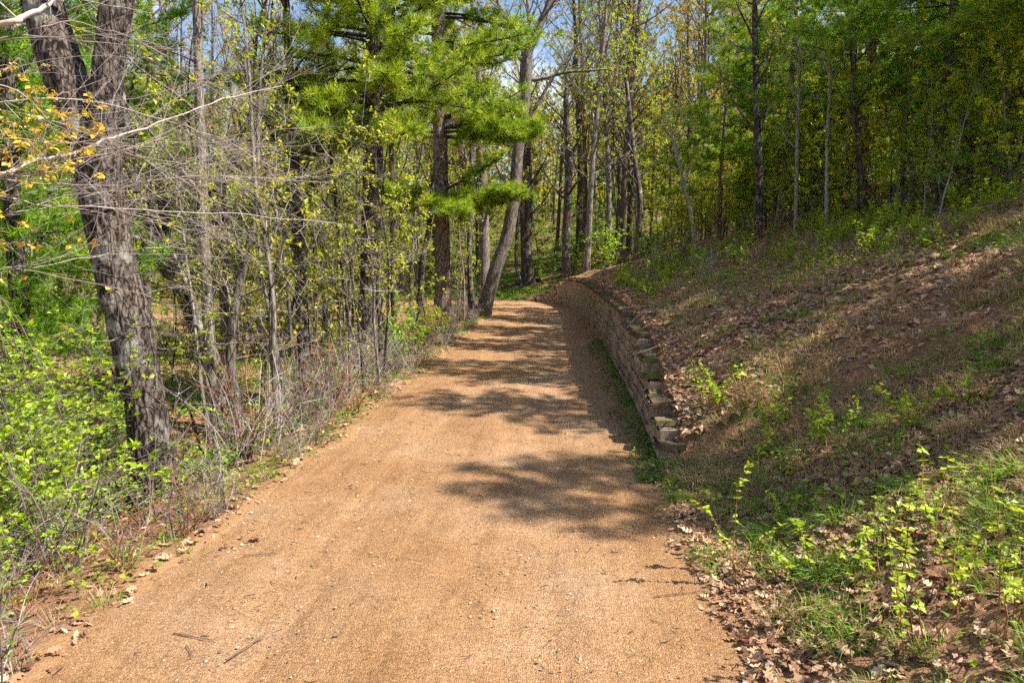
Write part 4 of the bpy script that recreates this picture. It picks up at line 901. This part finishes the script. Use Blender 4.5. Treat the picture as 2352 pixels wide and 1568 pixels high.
def put(protos, name, label, x, y, sc, group=None, cat='shrub', v=None, rz=None):
    k = int(rs.integers(len(protos))) if v is None else v
    return place(protos[k], name, label, cat, (x, y, ter1(x, y)), rs.uniform(0, 6.28) if rz is None else rz, sc, group)
for x, y, sc, v, lab in [(-4.55, 6.4, .9, 0, 'lime-green leafy shrub in front of the twin oak'), (-4.9, 5.7, .95, 1, 'lime-green leafy shrub at the lower left margin'), (-5.4, 7.2, 1.15, 2, 'tall lime-green shrub left of the twin oak trunk'),
                         (-6.6, 8.4, 1.25, 0, 'bright leafy shrub in front of the near-black trunk at the far left'), (-7.6, 10.0, 1.3, 1, 'spreading green shrub behind the near-black left trunk'), (-4.2, 5.0, .55, 2, 'small lime shrub close to the path at the lower left corner')]:
    put(LIME, 'leafy_shrub', lab, x, y, sc, v=v); occupied.append((x, y, .3))
for x, y, sc, v, lab in [(-5.5, 8.0, 1.0, 0, 'tall airy lime-green shrub whose leaves overlap the twin oak'), (-6.4, 8.6, 1.05, 1, 'tall lime-green shrub at the left margin in front of the dark trunk'), (-7.4, 10.5, 1.1, 0, 'tall lime-green shrub between the left margin and the twin oak'), (-5.0, 7.0, .75, 1, 'leafy lime shrub covering the foot of the twin oak')]:
    put(TLIME, 'leafy_shrub', lab, x, y, sc, v=v)
for px, d, sc, v, lab in [(950, 20.5, 1.15, 1, 'bright green shrub between the two pines beside the path'), (1000, 22.5, .9, 3, 'small yellow-green shrub at the foot of the sunlit pine'), (905, 19, 1.0, 1, 'lime shrub right of the near-black pine'), (1290, 47, 2.0, 0, 'green shrub past the far end of the wall'),
                          (1400, 40, 1.8, 1, 'pale green shrub on the bank behind the wall'), (1480, 33, 1.3, 0, 'green bush where the bank meets the wood'), (1350, 45, 1.8, 3, 'yellow-green bush behind the mossy wall top')]:
    X_ = at(px, 600, d)[0]; put(MID, 'leafy_shrub', lab, X_, d, sc, v=v)
n = 0
while n < 46:
    x, y = rs.uniform(-20, -3), rs.uniform(9, 40); sd = side(x, y)
    if sd > -3.4 or not inview(x, y): continue
    put(MID, 'leafy_shrub', 'low leafy bush on the wood floor '+where(x, y), x, y, rs.uniform(.5, 1.1), 'bushes of the left wood'); n += 1
n = 0
while n < 30:
    x, y = rs.uniform(4, 24), rs.uniform(18, 52); sd = side(x, y)
    if sd < 7 or not inview(x, y): continue
    put(MID, 'leafy_shrub', 'low leafy bush under the trees '+where(x, y), x, y, rs.uniform(.4, .9), 'bushes of the right bank'); n += 1
n = 0
while n < 46:
    x, y = rs.uniform(-30, 16), rs.uniform(45.5, 66); sd = side(x, y)
    if sd < 3 or not inview(x, y): continue
    put(MID, 'leafy_shrub', 'low leafy bush on the wood floor '+where(x, y), x, y, rs.uniform(.8, 1.9), 'bushes beyond the bend'); n += 1
# tangle of bare brush along the left edge
def along(t, s):
    return float(np.interp(t, CLT, CLP[:, 0])+np.interp(t, CLT, CLN[:, 0])*s), float(np.interp(t, CLT, CLP[:, 1])+np.interp(t, CLT, CLN[:, 1])*s)
BL_ = ['tangle of pale bare twigs', 'thin-leaved tangle of grey twigs', 'sparse pale bare brush', 'tangle of reddish canes', 'clump of brown dead stems']
def beside(y):
    return 'on the left verge '+('at the lower left corner' if y < 5 else 'in front of the twin oak' if y < 7.5 else 'beside the twin oak foot' if y < 10 else 'below the pale slim stem' if y < 13 else 'by the dark upright trunk' if y < 17 else 'by the near-black pine' if y < 21 else 'by the sunlit pine' if y < 26 else 'near the curving oak')
for i in range(135):
    t = t_of_y(3.2)+(rs.random()**1.35)*30; s_ = -(2.3+2.0*rs.random()**1.4)
    x, y = along(t, s_)
    vb = int(rs.choice([0, 0, 1, 1, 2, 2, 3, 4])); put(BARE, 'bare_shrub', BL_[vb]+' '+beside(y), x, y, rs.uniform(.5, 1.1)*(1.2 if s_ < -3 else .7), 'bare brush along the left edge', v=vb)
for i in range(22):
    x, y = along(t_of_y(rs.uniform(16, 36)), rs.uniform(3.2, 8.5))
    put(BARE, 'bare_shrub', 'dry bare brush on the bank above the '+('near' if y < 22 else 'middle' if y < 29 else 'far')+' stretch of the wall', x, y, rs.uniform(.5, 1.0), 'bare brush above the wall')

# raspberry canes on the right bank
def compound_leaf(rng, size):
    g = Geo(); n = 5
    az = np.array([0, .9, -.9, 1.7, -1.7])+rng.normal(0, .15, n); D = np.stack([np.cos(az), np.sin(az), rng.uniform(-.25, .25, n)], 1)
    P = np.stack([np.abs(np.cos(az))*.0+size*.25, 0*az, 0*az], 1); P[3:, 0] *= .4
    leaf_quads(g, P, D, size*.85, rng, .3, .68, .1); tube(g, [(0, 0, 0), (size*.3, 0, .005)], [.0025, .002], 3, .6)
    return g
LEAVES = [compound_leaf(np.random.default_rng(500+i), .043).mesh('leaf', M['cane_leaf'], False) for i in range(5)]
def cane_geo(seed, H, stems, leafsep, lean):
    """stems and the places of their leaves"""
    rng = np.random.default_rng(seed); g = Geo(); sites = []
    for i in range(stems):
        az = rng.uniform(0, 6.28); q = walk(rng, (rng.normal(0, .05), rng.normal(0, .05), -.05), (cos(az)*lean, sin(az)*lean, 1), H*rng.uniform(.5, 1.15), 9, -.03, .13)
        tube(g, q, .0055*np.linspace(1, .4, 10), 4, rng.random())
        u = 3.0
        while u < 8.9:
            k = int(u); sites.append((q[k]+(q[k+1]-q[k])*(u-k), rng.uniform(0, 6.28), rng.uniform(-.7, .8), rng.uniform(.45, 1.45))); u += leafsep*rng.uniform(.6, 1.4)
    return g, sites
def euler_mat(e):
    return np.array(Matrix.Rotation(e[2], 3, 'Z') @ Matrix.Rotation(e[1], 3, 'Y') @ Matrix.Rotation(e[0], 3, 'X'))
near_canes = [(1690, 1330, 1.05, 'leafy raspberry cane nearest the path edge in the lower right'), (1860, 1330, .8, 'slim leafy cane right of the cane nearest the path'), (2090, 1500, 1.15, 'large forked leafy cane at the lower right'), (2190, 1420, 1.0, 'leafy cane between the forked cane and the right margin'),
              (2330, 1480, 1.25, 'tall red leafy cane at the lower right margin'), (2145, 1260, 1.0, 'upright reddish cane with yellow-green leaves on the bank'), (1800, 1200, .7, 'short leafy cane just above the end of the wall'), (2010, 1330, .8, 'thin cane with small leaves amid dry leaf litter')]
def ray_ground(px, py):
    """where the picture's ray meets the land"""
    cx_, cy_ = (px-1176)/FPX, (784-py)/FPX
    v = np.array([cx_, cos(PITCH)+cy_*sin(PITCH), -sin(PITCH)+cy_*cos(PITCH)]); k = np.arange(2, 60, .03)
    Q = v[None]*k[:, None]; z = ter(Q[:, 0], Q[:, 1]); hit = np.where(Q[:, 2]+CAM_H < z)[0]
    return Q[hit[0], 0], Q[hit[0], 1]
for i, (px, py, H, lab) in enumerate(near_canes):
    x, y = ray_ground(px, py); rng = np.random.default_rng(600+i); g, sites = cane_geo(600+i, H, 5 if i in (2, 4) else 3, .5, .42)
    r = thing('raspberry_cane', lab, 'shrub', (x, y, ter1(x, y)), group='raspberry canes in the foreground'); link('stems', g.mesh('stems', M['twig_red']), r)
    for p, az, tilt, sc in sites:
        o = link('leaf', LEAVES[int(rng.integers(5))], r); o.location = tuple(p); o.rotation_euler = (0, tilt, az); o.scale = (sc, sc, sc)
CANES = []
for i in range(6):
    g, sites = cane_geo(650+i, [.9, 1.1, .7, 1.2, .6, .8][i], 2+i % 3, .5, .26); gl = Geo(); rng = np.random.default_rng(680+i)
    for p, az, tilt, sc in sites:
        n = 5; a2 = az+rng.normal(0, .9, n); leaf_quads(gl, np.repeat(p[None], n, 0)+rng.normal(0, .02, (n, 3)), np.stack([np.cos(a2), np.sin(a2), rng.normal(0, .35, n)], 1), .06*sc, rng, .4, .65)
    CANES.append([('stems', g.mesh('stems', M['twig_red'])), ('leaves', gl.mesh('leaves', M['cane_leaf'], False))])
n = 0
while n < 300:
    y = 6.5+20*rs.random()**1.1; x = rs.uniform(2.6, 11); sd = side(x, y)
    if sd < 3.0 or sd > 10 or vnoise2([x*.4], [y*.4], 31)[0] < -.25: continue
    vc = int(rs.integers(6)); sz_ = rs.uniform(.45, 1.0); put(CANES, 'raspberry_cane', ('small ' if sz_ < .66 else 'tall ' if sz_ > .85 else '')+['two-stemmed', 'three-stemmed', 'bushy short', 'slim two-stemmed', 'low three-stemmed', 'four-stemmed'][vc]+' leafy cane '+('low' if sd < 5 else 'midway up' if sd < 7.5 else 'high')+' on the bank '+('near the end of the wall' if y < 9 else 'by the wall steps' if y < 13 else 'beside the middle wall' if y < 20 else 'towards the far wall'), x, y, sz_, 'canes over the right bank', v=vc); n += 1

# ------------------------------------------------------------------ what lies on the ground
def slope_frame(x, y):
    e = .12; z = ter(x, y); zx = ter(x+e, y); zy = ter(x, y+e)
    return z, nrm(np.stack([-(zx-z)/e, -(zy-z)/e, np.ones_like(z)], 1))
OUT = np.array([(0, 0), (.10, .06), (.2, .20), (.30, .10), (.42, .27), (.55, .12), (.68, .24), (.80, .10), (1, 0)])   # half outline of a lobed oak leaf
def litter_leaves(g, x, y, size, rng, lift=.012, tilt=.35, lobed=True):
    N = len(x); z, nn_ = slope_frame(x, y); nn_ = nrm(nn_+rng.normal(0, tilt, (N, 3)))
    az = rng.uniform(0, 6.28, N); d = np.stack([np.cos(az), np.sin(az), 0*az], 1); d = nrm(d-nn_*(d*nn_).sum(1, keepdims=True)); s = cross(nn_, d)
    L = (size*rng.uniform(.4, 1.25, N))[:, None]; P = np.stack([x, y, z+lift-.008+rng.uniform(0, .03, N)], 1); curl = rng.normal(.15, .4, (N, 1))
    if lobed:
        up = OUT; m = len(up); pts = []
        for (u, w) in up: pts.append(P+d*L*(u-.5)+s*L*w+nn_*L*(curl*((u-.5)**2*2+w*w*4)))
        for (u, w) in up[1:-1][::-1]: pts.append(P+d*L*(u-.5)-s*L*w+nn_*L*(curl*((u-.5)**2*2+w*w*4)))
        V = np.stack(pts, 1); k = V.shape[1]
        strips = [(i, i+1, k-i-1, k-i) for i in range(1, m-2)]
        b = np.arange(N)[:, None]*k
        Fq = np.concatenate([b+np.array([st]) for st in strips], 1).reshape(-1, 4)
        t = np.clip(rng.beta(1.2, 1.5, N), 0, 1)
        nV = g.n; g.add(V.reshape(-1, 3), Fq, np.repeat(t, len(strips)))
        tri = np.concatenate([b+np.array([[0, 1, k-1]]), b+np.array([[m-2, m-1, m]])], 1).reshape(-1, 3)
        g.F.append(tri+nV); g.T.append(np.repeat(t, 2))
    else:
        V = np.stack([P-d*L*.5, P+s*L*.28+nn_*L*curl*.3, P+d*L*.5, P-s*L*.28+nn_*L*curl*.3], 1).reshape(-1, 3); b = np.arange(N)[:, None]*4
        g.add(V, np.concatenate([b+np.array([[0, 1, 2]]), b+np.array([[0, 2, 3]])], 1).reshape(-1, 3), np.repeat(rng.beta(2, 2, N), 2))
def scatter_pts(rng, n, xr, yr, cond, dens=None, ypow=1.0):
    X, Y = [], []; tot = 0
    while tot < n:
        x = rng.uniform(*xr, 30000); y = yr[0]+(yr[1]-yr[0])*rng.random(30000)**ypow
        s, t, _ = path_coords(x, y); k = cond(x, y, s, t)
        if dens is not None: k &= rng.random(30000) < dens(x, y)
        X.append(x[k]); Y.append(y[k]); tot += int(k.sum())
    return np.concatenate(X)[:n], np.concatenate(Y)[:n]
rl = np.random.default_rng(31)
g = Geo()
rb_cond = lambda x, y, s, t: (s > 2.15+.25*np.random.default_rng(1).random(len(x))) & (s < 13) & ~((t > T0-.2) & (t < T1) & (s < SW+.2)) & (x < .78*y+1.5)
dn = lambda x, y: np.clip(.7+.6*vnoise2(x*.9, y*.9, 41), .5, 1)
x, y = scatter_pts(rl, 8200, (1.2, 6.8), (2.2, 7.0), rb_cond, dn, 1.15); litter_leaves(g, x, y, .108, rl)
x, y = scatter_pts(rl, 6500, (2, 10), (6.8, 12), rb_cond, dn, 1.0); litter_leaves(g, x, y, .11, rl, lobed=False)
x, y = scatter_pts(rl, 20000, (2.2, 16), (9, 34), rb_cond, dn, 1.3); litter_leaves(g, x, y, .125, rl, lobed=False)
lc = lambda x, y, s, t: (s < -2.2) & (x > -.8*y-2)
x, y = scatter_pts(rl, 3000, (-8, -2), (2.6, 14), lc, dn, 1.0); litter_leaves(g, x, y, .11, rl)
x, y = scatter_pts(rl, 14000, (-32, -1), (10, 45), lc, dn, 1.0); litter_leaves(g, x, y, .13, rl, lobed=False)
t = T0+15*rl.random(1500)**1.2; s_ = SW+rl.uniform(.12, 1.0, 1500)
litter_leaves(g, np.interp(t, CLT, CLP[:, 0])+np.interp(t, CLT, CLN[:, 0])*s_, np.interp(t, CLT, CLP[:, 1])+np.interp(t, CLT, CLN[:, 1])*s_, .11, rl, lobed=False)
# a fringe along the path's edges and at the foot of the wall
for s0, s1, t0_, t1_, n in ((-2.45, -1.95, t_of_y(2.8), t_of_y(36), 900), (1.95, 2.45, t_of_y(2.8), T0, 700), (1.7, 2.25, T0, T1, 900)):
    t = rl.uniform(t0_, t1_, n); s_ = rl.uniform(s0, s1, n)
    litter_leaves(g, np.interp(t, CLT, CLP[:, 0])+np.interp(t, CLT, CLN[:, 0])*s_, np.interp(t, CLT, CLP[:, 1])+np.interp(t, CLT, CLN[:, 1])*s_, .075, rl, .014, .3)
tag(link('leaf_litter', g.mesh('leaf_litter', M['litter'], False)), 'dry tan oak leaves littering the bank and the wood floor', 'leaf litter', kind='stuff')

def blades(g, x, y, h, rng, lean, down=.5, width=.006, tint=None):
    """single grass blades bent over, two faces each"""
    N = len(x); z, nn_ = slope_frame(x, y); P = np.stack([x, y, z-.01], 1)
    dn_ = nn_.copy(); dn_[:, 2] = 0
    d0 = nrm(np.array([0, 0, 1.0])+lean); d1 = nrm(d0*.35+lean*1.2+dn_*down+np.array([0, 0, -.25]))
    H = (h*rng.uniform(.6, 1.3, N))[:, None]; s = nrm(cross(d0, rng.normal(0, 1, (N, 3))))*width*.5
    A = P+d0*H*.5; B = A+d1*H*.55
    V = np.stack([P-s, P+s, A+s*.8, A-s*.8, B], 1).reshape(-1, 3); b = np.arange(N)[:, None]*5
    t = rng.random(N) if tint is None else tint
    n0 = g.n; g.add(V, b+np.array([[0, 1, 2, 3]]), t); g.F.append(b+np.array([[3, 2, 4]])+n0); g.T.append(np.asarray(t))
def tufts(g, cx_, cy_, per, h, rng, rad=.07, **kw):
    n = len(cx_); az = rng.uniform(0, 6.28, n*per); r = rad*np.sqrt(rng.random(n*per))
    x = np.repeat(cx_, per)+np.cos(az)*r; y = np.repeat(cy_, per)+np.sin(az)*r
    lean = np.stack([np.cos(az), np.sin(az), 0*az], 1)*(r/rad*.7+.15)[:, None]+rng.normal(0, .15, (n*per, 3))
    blades(g, x, y, h*np.repeat(rng.uniform(.6, 1.3, n), per), rng, lean, **kw)
g = Geo(); gd = lambda x, y: np.clip(.4+.9*vnoise2(x*.7, y*.7, 51), .03, 1)
bank = lambda x, y, s, t: (s > 2.5) & (s < 12.5) & ~((t > T0-.2) & (t < T1) & (s < SW+.6)) & (x < .78*y+1.5)
x, y = scatter_pts(rl, 620, (1.6, 9), (3, 12), bank, gd, 1.1); tufts(g, x, y, 46, .24, rl, .08, down=.7)
x, y = scatter_pts(rl, 900, (3, 16), (10, 32), bank, gd, 1.1); tufts(g, x, y, 16, .28, rl, .10, down=.8, width=.011)
x, y = scatter_pts(rl, 13000, (2, 14), (4, 26), bank, lambda x, y: np.clip(.5+.6*vnoise2(x*.5, y*.5, 52), .1, 1), 1.2); blades(g, x, y, .2, rl, rl.normal(0, .5, (len(x), 3)), down=1.1, width=.008)
lb = lambda x, y, s, t: (s < -2.3) & (s > -3.4)
x, y = scatter_pts(rl, 90, (-5, 0), (3, 30), lb, None, 1.2); tufts(g, x, y, 22, .24, rl, .07)
tag(link('dry_grass', g.mesh('dry_grass', M['dry_grass'], False)), 'matted straw-coloured grass combed down the right bank', 'grass', kind='stuff')
g = Geo()
x, y = scatter_pts(rl, 480, (1.6, 9), (2.3, 10.5), lambda x, y, s, t: bank(x, y, s, t) | ((s > 2.15) & (s < 2.9) & (t < T0)), lambda x, y: np.clip(.35+1.0*vnoise2(x*.8, y*.8, 61), .04, 1), 1.6); tufts(g, x, y, 40, .17, rl, .10, down=.4)
x, y = scatter_pts(rl, 120, (1.9, 7), (2.2, 7.5), lambda x, y, s, t: (s > 2.35) & (x < .78*y+1.2), lambda x, y: np.clip(.3+1.2*vnoise2(x*1.1, y*1.1, 63), .02, 1), 1.2); tufts(g, x, y, 60, .2, rl, .12, down=.5)
x, y = scatter_pts(rl, 500, (3, 15), (9, 30), bank, lambda x, y: np.clip(.2+1.0*vnoise2(x*.4, y*.4, 62), .02, 1), 1.1); tufts(g, x, y, 14, .22, rl, .1, down=.5, width=.011)
x, y = scatter_pts(rl, 170, (-5, 0), (3, 36), lambda x, y, s, t: (s < -2.15) & (s > -2.9), None, 1.2); tufts(g, x, y, 22, .15, rl, .08)
x, y = scatter_pts(rl, 240, (-9, 6), (43, 49), lambda x, y, s, t: (s > 2.2) & (s < 4.5), None); tufts(g, x, y, 16, .35, rl, .2, width=.02)
tag(link('green_grass', g.mesh('green_grass', M['green_grass'], False)), 'fresh green grass tufts on the bank and verges', 'grass', kind='stuff')

g = Geo(); cd = lambda x, y: np.clip(-.1+1.3*vnoise2(x*.22, y*.3, 71)+.4*vnoise2(x, y, 72), 0, 1)
x, y = scatter_pts(rl, 15000, (-32, -2), (8, 46), lambda x, y, s, t: (s < -3.2) & (x > -.8*y-2), cd); z, _ = slope_frame(x, y)
leaf_quads(g, np.stack([x, y, z+rl.uniform(.03, .3, len(x))], 1), rl.normal(0, 1, (len(x), 3))*np.array([1, 1, .3]), .10, rl, .4, .7)
x, y = scatter_pts(rl, 5500, (-12, -3), (8, 24), lambda x, y, s, t: s < -3.0, lambda x, y: np.clip(.25+1.2*vnoise2(x*.5, y*.5, 76), .02, 1)); z, _ = slope_frame(x, y)
leaf_quads(g, np.stack([x, y, z+rl.uniform(.02, .3, len(x))], 1), rl.normal(0, 1, (len(x), 3))*np.array([1, 1, .4]), .085, rl, .4, .7)
x, y = scatter_pts(rl, 9000, (2, 13), (3.5, 28), bank, lambda x, y: np.clip(.1+1.0*vnoise2(x*.6, y*.6, 73), .04, 1), 1.3); z, _ = slope_frame(x, y)
leaf_quads(g, np.stack([x, y, z+rl.uniform(.02, .18, len(x))], 1), rl.normal(0, 1, (len(x), 3))*np.array([1, 1, .4]), .055, rl, .4, .7)
x, y = scatter_pts(rl, 9000, (-26, 16), (44, 66), lambda x, y, s, t: s > 2.4, lambda x, y: np.clip(.35+.8*vnoise2(x*.3, y*.3, 75), .05, 1)); z, _ = slope_frame(x, y)
leaf_quads(g, np.stack([x, y, z+rl.uniform(.03, .4, len(x))], 1), rl.normal(0, 1, (len(x), 3))*np.array([1, 1, .3]), .16, rl, .4, .7)
x, y = scatter_pts(rl, 1300, (-5, 1), (3, 34), lambda x, y, s, t: (s < -2.2) & (s > -3.0), lambda x, y: np.clip(.2+1.1*vnoise2(x*1.2, y*1.2, 74), .02, 1), 1.2); z, _ = slope_frame(x, y)
leaf_quads(g, np.stack([x, y, z+rl.uniform(.02, .2, len(x))], 1), rl.normal(0, 1, (len(x), 3))*np.array([1, 1, .4]), .05, rl, .4, .7)
tag(link('ground_cover', g.mesh('ground_cover', M['cover_leaf'], False)), 'low green weeds and seedlings covering the wood floor and bank', 'weeds', kind='stuff')
# moss and weeds at the foot of the wall
g = Geo(); n = 5200; t = T0-.9+14*rl.random(n)**1.5; s_ = 2.28-.42*rl.random(n)**1.8*(1+.5*vnoise2(t*1.4, 0*t, 81)); x = np.interp(t, CLT, CLP[:, 0])+np.interp(t, CLT, CLN[:, 0])*s_; y = np.interp(t, CLT, CLP[:, 1])+np.interp(t, CLT, CLN[:, 1])*s_
leaf_quads(g, np.stack([x, y, .02+rl.uniform(0, .05, n)], 1), rl.normal(0, 1, (n, 3))*np.array([1, 1, .6]), .035, rl, .5, .8)
tag(link('moss', g.mesh('moss', M['moss_bits'], False)), 'moss and small weeds along the foot of the block wall', 'moss', kind='stuff')

# loose stones on the path
OCT = np.array([(1, 0, 0), (-1, 0, 0), (0, 1, 0), (0, -1, 0), (0, 0, 1), (0, 0, -1)], float); OF = np.array([(0, 2, 4), (2, 1, 4), (1, 3, 4), (3, 0, 4), (2, 0, 5), (1, 2, 5), (3, 1, 5), (0, 3, 5)])
n = 6000; t = t_of_y(2.6)+13*rl.random(n)**1.8; s_ = rl.uniform(-2.25, 2.2, n); x = np.interp(t, CLT, CLP[:, 0])+np.interp(t, CLT, CLN[:, 0])*s_; y = np.interp(t, CLT, CLP[:, 1])+np.interp(t, CLT, CLN[:, 1])*s_
sz = .0045+.012*rl.random(n)**4
az = rl.uniform(0, 6.28, n); V = OCT[None]*(sz[:, None, None]*rl.uniform(.6, 1.3, (n, 6, 1)))*np.array([1.2, .9, .6]); c_, s2 = np.cos(az)[:, None], np.sin(az)[:, None]
V = np.stack([V[..., 0]*c_-V[..., 1]*s2, V[..., 0]*s2+V[..., 1]*c_, V[..., 2]], -1)+np.stack([x, y, .018*(1-(s_/2.4)**2)+.002+0*x], 1)[:, None]
g = Geo(); g.add(V.reshape(-1, 3), (np.arange(n)[:, None, None]*6+OF[None]).reshape(-1, 3), np.repeat(rl.random(n), 8))
M['stone'] = mat_leaf('loose_gravel', [(0, (.12, .08, .06)), (.4, (.36, .22, .12)), (.8, (.42, .28, .17)), (1, (.50, .39, .30))], 0)
tag(link('gravel', g.mesh('gravel', M['stone'], False)), 'loose small stones scattered over the gravel path', 'gravel', kind='stuff')
# bits of bark and twig on the path
g = Geo()
for i in range(620):
    tt_ = t_of_y(2.7)+16*rl.random()**1.5; ss_ = float(np.clip(rl.choice([rl.normal(-.05, .18), rl.normal(-1.6, .35), rl.normal(1.75, .25), rl.uniform(-2, 2)]), -2.1, 2.05)); x, y = along(tt_, ss_); az = rl.uniform(0, 6.28); L = rl.uniform(.02, .10)
    tube(g, walk(rl, (x, y, .026), (cos(az), sin(az), 0), L, 2, 0, .15), rl.uniform(.0015, .004)*np.array([1, 1, .7]), 4, rl.random()*.6)
tag(link('debris', g.mesh('debris', M['twig_dark'])), 'dark bits of bark and twig strewn on the gravel', 'debris', kind='stuff')

def stick(label, p0, p1, r, mat='twig_brown', sag=.0, forks=2, name='fallen_twig', cat='twig'):
    rng = np.random.default_rng(abs(hash(label)) % 1000 if False else len(label)*7+int(r*1e4)); g = Geo(); p0 = np.array(p0, float); p1 = np.array(p1, float); d = p1-p0; L = np.linalg.norm(d)
    q = p0+np.linspace(0, 1, 8)[:, None]*d+np.cumsum(rng.normal(0, L*.012, (8, 3))*[1, 1, .15], 0); q[:, 2] = np.maximum(q[:, 2], 0)
    tube(g, q-p0, r*np.linspace(1, .5, 8), 6, .5, True)
    for j in range(forks):
        k = int(rng.integers(2, 6)); dd = nrm(d)+rng.normal(0, .5, 3)*[1, 1, .1]; w = walk(rng, q[k]-p0, dd, L*.35, 3, 0, .08); tube(g, w, r*.5*np.linspace(1, .4, 4), 4, .4)
    o = link(name, g.mesh(name, M[mat])); o.location = tuple(p0); return tag(o, label, cat)
def gp(px, py, z=.03):
    cx_, cy_ = (px-1176)/FPX, (784-py)/FPX; v = np.array([cx_, cos(PITCH)+cy_*sin(PITCH), -sin(PITCH)+cy_*cos(PITCH)]); return v*((z-CAM_H)/v[2])+np.array([0, 0, CAM_H])
for lab, a_, b_, r in [('forked dark twig on the gravel at the lower left', (520, 1515), (610, 1455), .006), ('long thin twig lying on the left part of the path', (400, 1452), (500, 1468), .005), ('short dark twig near the left verge', (430, 1480), (440, 1508), .004),
                       ('thin twig on the path at the right verge', (1500, 1370), (1620, 1358), .005), ('slim twig on the gravel beside the left brush', (560, 1275), (640, 1268), .005)]:
    stick(lab, gp(*a_), gp(*b_), r)
for lab, (px, py), sz, n_ in [('clump of dry curled leaves on the left side of the path', (585, 1240), .11, 12), ('small pair of dry leaves left of the leaf clump', (530, 1250), .08, 6), ('single dark curled leaf in the middle of the path', (1102, 1111), .12, 3)]:
    g = Geo(); p = gp(px, py, .02); litter_leaves(g, p[0]+rl.normal(0, .05 if n_ > 5 else .015, n_), p[1]+rl.normal(0, .05 if n_ > 5 else .015, n_), sz, rl, .06, .5)
    for k in range(len(g.V)): g.V[k] = g.V[k]-p
    o = link('dry_leaf', g.mesh('dry_leaf', M['litter'], False)); o.location = tuple(p); tag(o, lab, 'leaf')
# fallen logs
def log(label, x0, y0, x1, y1, r, mat):
    a_ = np.array([x0, y0, ter1(x0, y0)+r*.8]); b_ = np.array([x1, y1, ter1(x1, y1)+r*.7]); g = Geo(); q = a_+np.linspace(0, 1, 12)[:, None]*(b_-a_); q += np.random.default_rng(int(r*1000)).normal(0, .02, q.shape)
    tube(g, q-a_, r*np.linspace(1, .75, 12), 14, .5, True); o = link('fallen_log', g.mesh('fallen_log', M[mat])); o.location = tuple(a_); tag(o, label, 'log')
log('mossy log on the wood floor right of the twin oak', -9.8, 19.2, -6.6, 18.4, .14, 'bark_grey'); log('grey fallen log in the wood near the far trail', -13, 27, -9, 28.5, .16, 'bark_grey')
log('brown log lying past the far end of the path', -1.6, 46.5, 2.0, 47.6, .16, 'bark_brown'); log('upper log of the heap past the end of the path', -1.2, 47.2, 1.6, 48.6, .13, 'bark_brown')
# pale dead branches hanging over the wall
for lab, rows in [('pale dead branch arching over the middle of the wall', [(1620, 735, 3, 12.6), (1540, 715, 4, 12.4), (1475, 720, 5, 12.0), (1435, 757, 4, 11.6)]), ('pale twig poking from the bank over the lower wall', [(1610, 970, 4, 9.6), (1560, 930, 4, 9.5), (1520, 905, 3, 9.3)]), ('thin pale branch above the wall', [(1590, 760, 3, 12), (1520, 790, 3, 11.4), (1450, 815, 2, 10.9)])]:
    g = Geo(); Q = np.array([at(a_, b_, d_) for a_, b_, w_, d_ in rows]); Q[0, 2] = ter1(Q[0, 0], Q[0, 1])-.02; R_ = np.array([w_*d_/FPX*.3 for a_, b_, w_, d_ in rows]); sp = spline(np.column_stack([Q, R_]), 14); p = sp[0, :3].copy()
    tube(g, sp[:, :3]-p, sp[:, 3], 5, .8)
    for j in range(9):
        k = int(rl.integers(2, 13)); tube(g, walk(rl, sp[k, :3]-p, nrm(sp[k, :3]-sp[k-1, :3])+rl.normal(0, .4, 3), .35, 3, 0, .1), .003*np.linspace(1, .5, 4), 3, .8)
    o = link('dead_branch', g.mesh('dead_branch', M['twig_grey'])); o.location = tuple(p); tag(o, lab, 'branch')
# small white marker between the trunks
p = at(790, 690, 33); p[2] = ter1(p[0], p[1]); g = Geo(); H = at(790, 668, 33)[2]-p[2]
tube(g, [(0, 0, -.1), (0, 0, H-.22)], [.025, .022], 8); tube(g, [(0, 0, H-.22), (0, 0, H-.2), (0, 0, H+.18), (0, 0, H+.2)], [.05, .09, .08, .05], 10, .5, True)
o = link('marker_post', g.mesh('marker_post', M['white'])); o.location = tuple(p); tag(o, 'small white marker post among the trunks by the near-black pine', 'post')
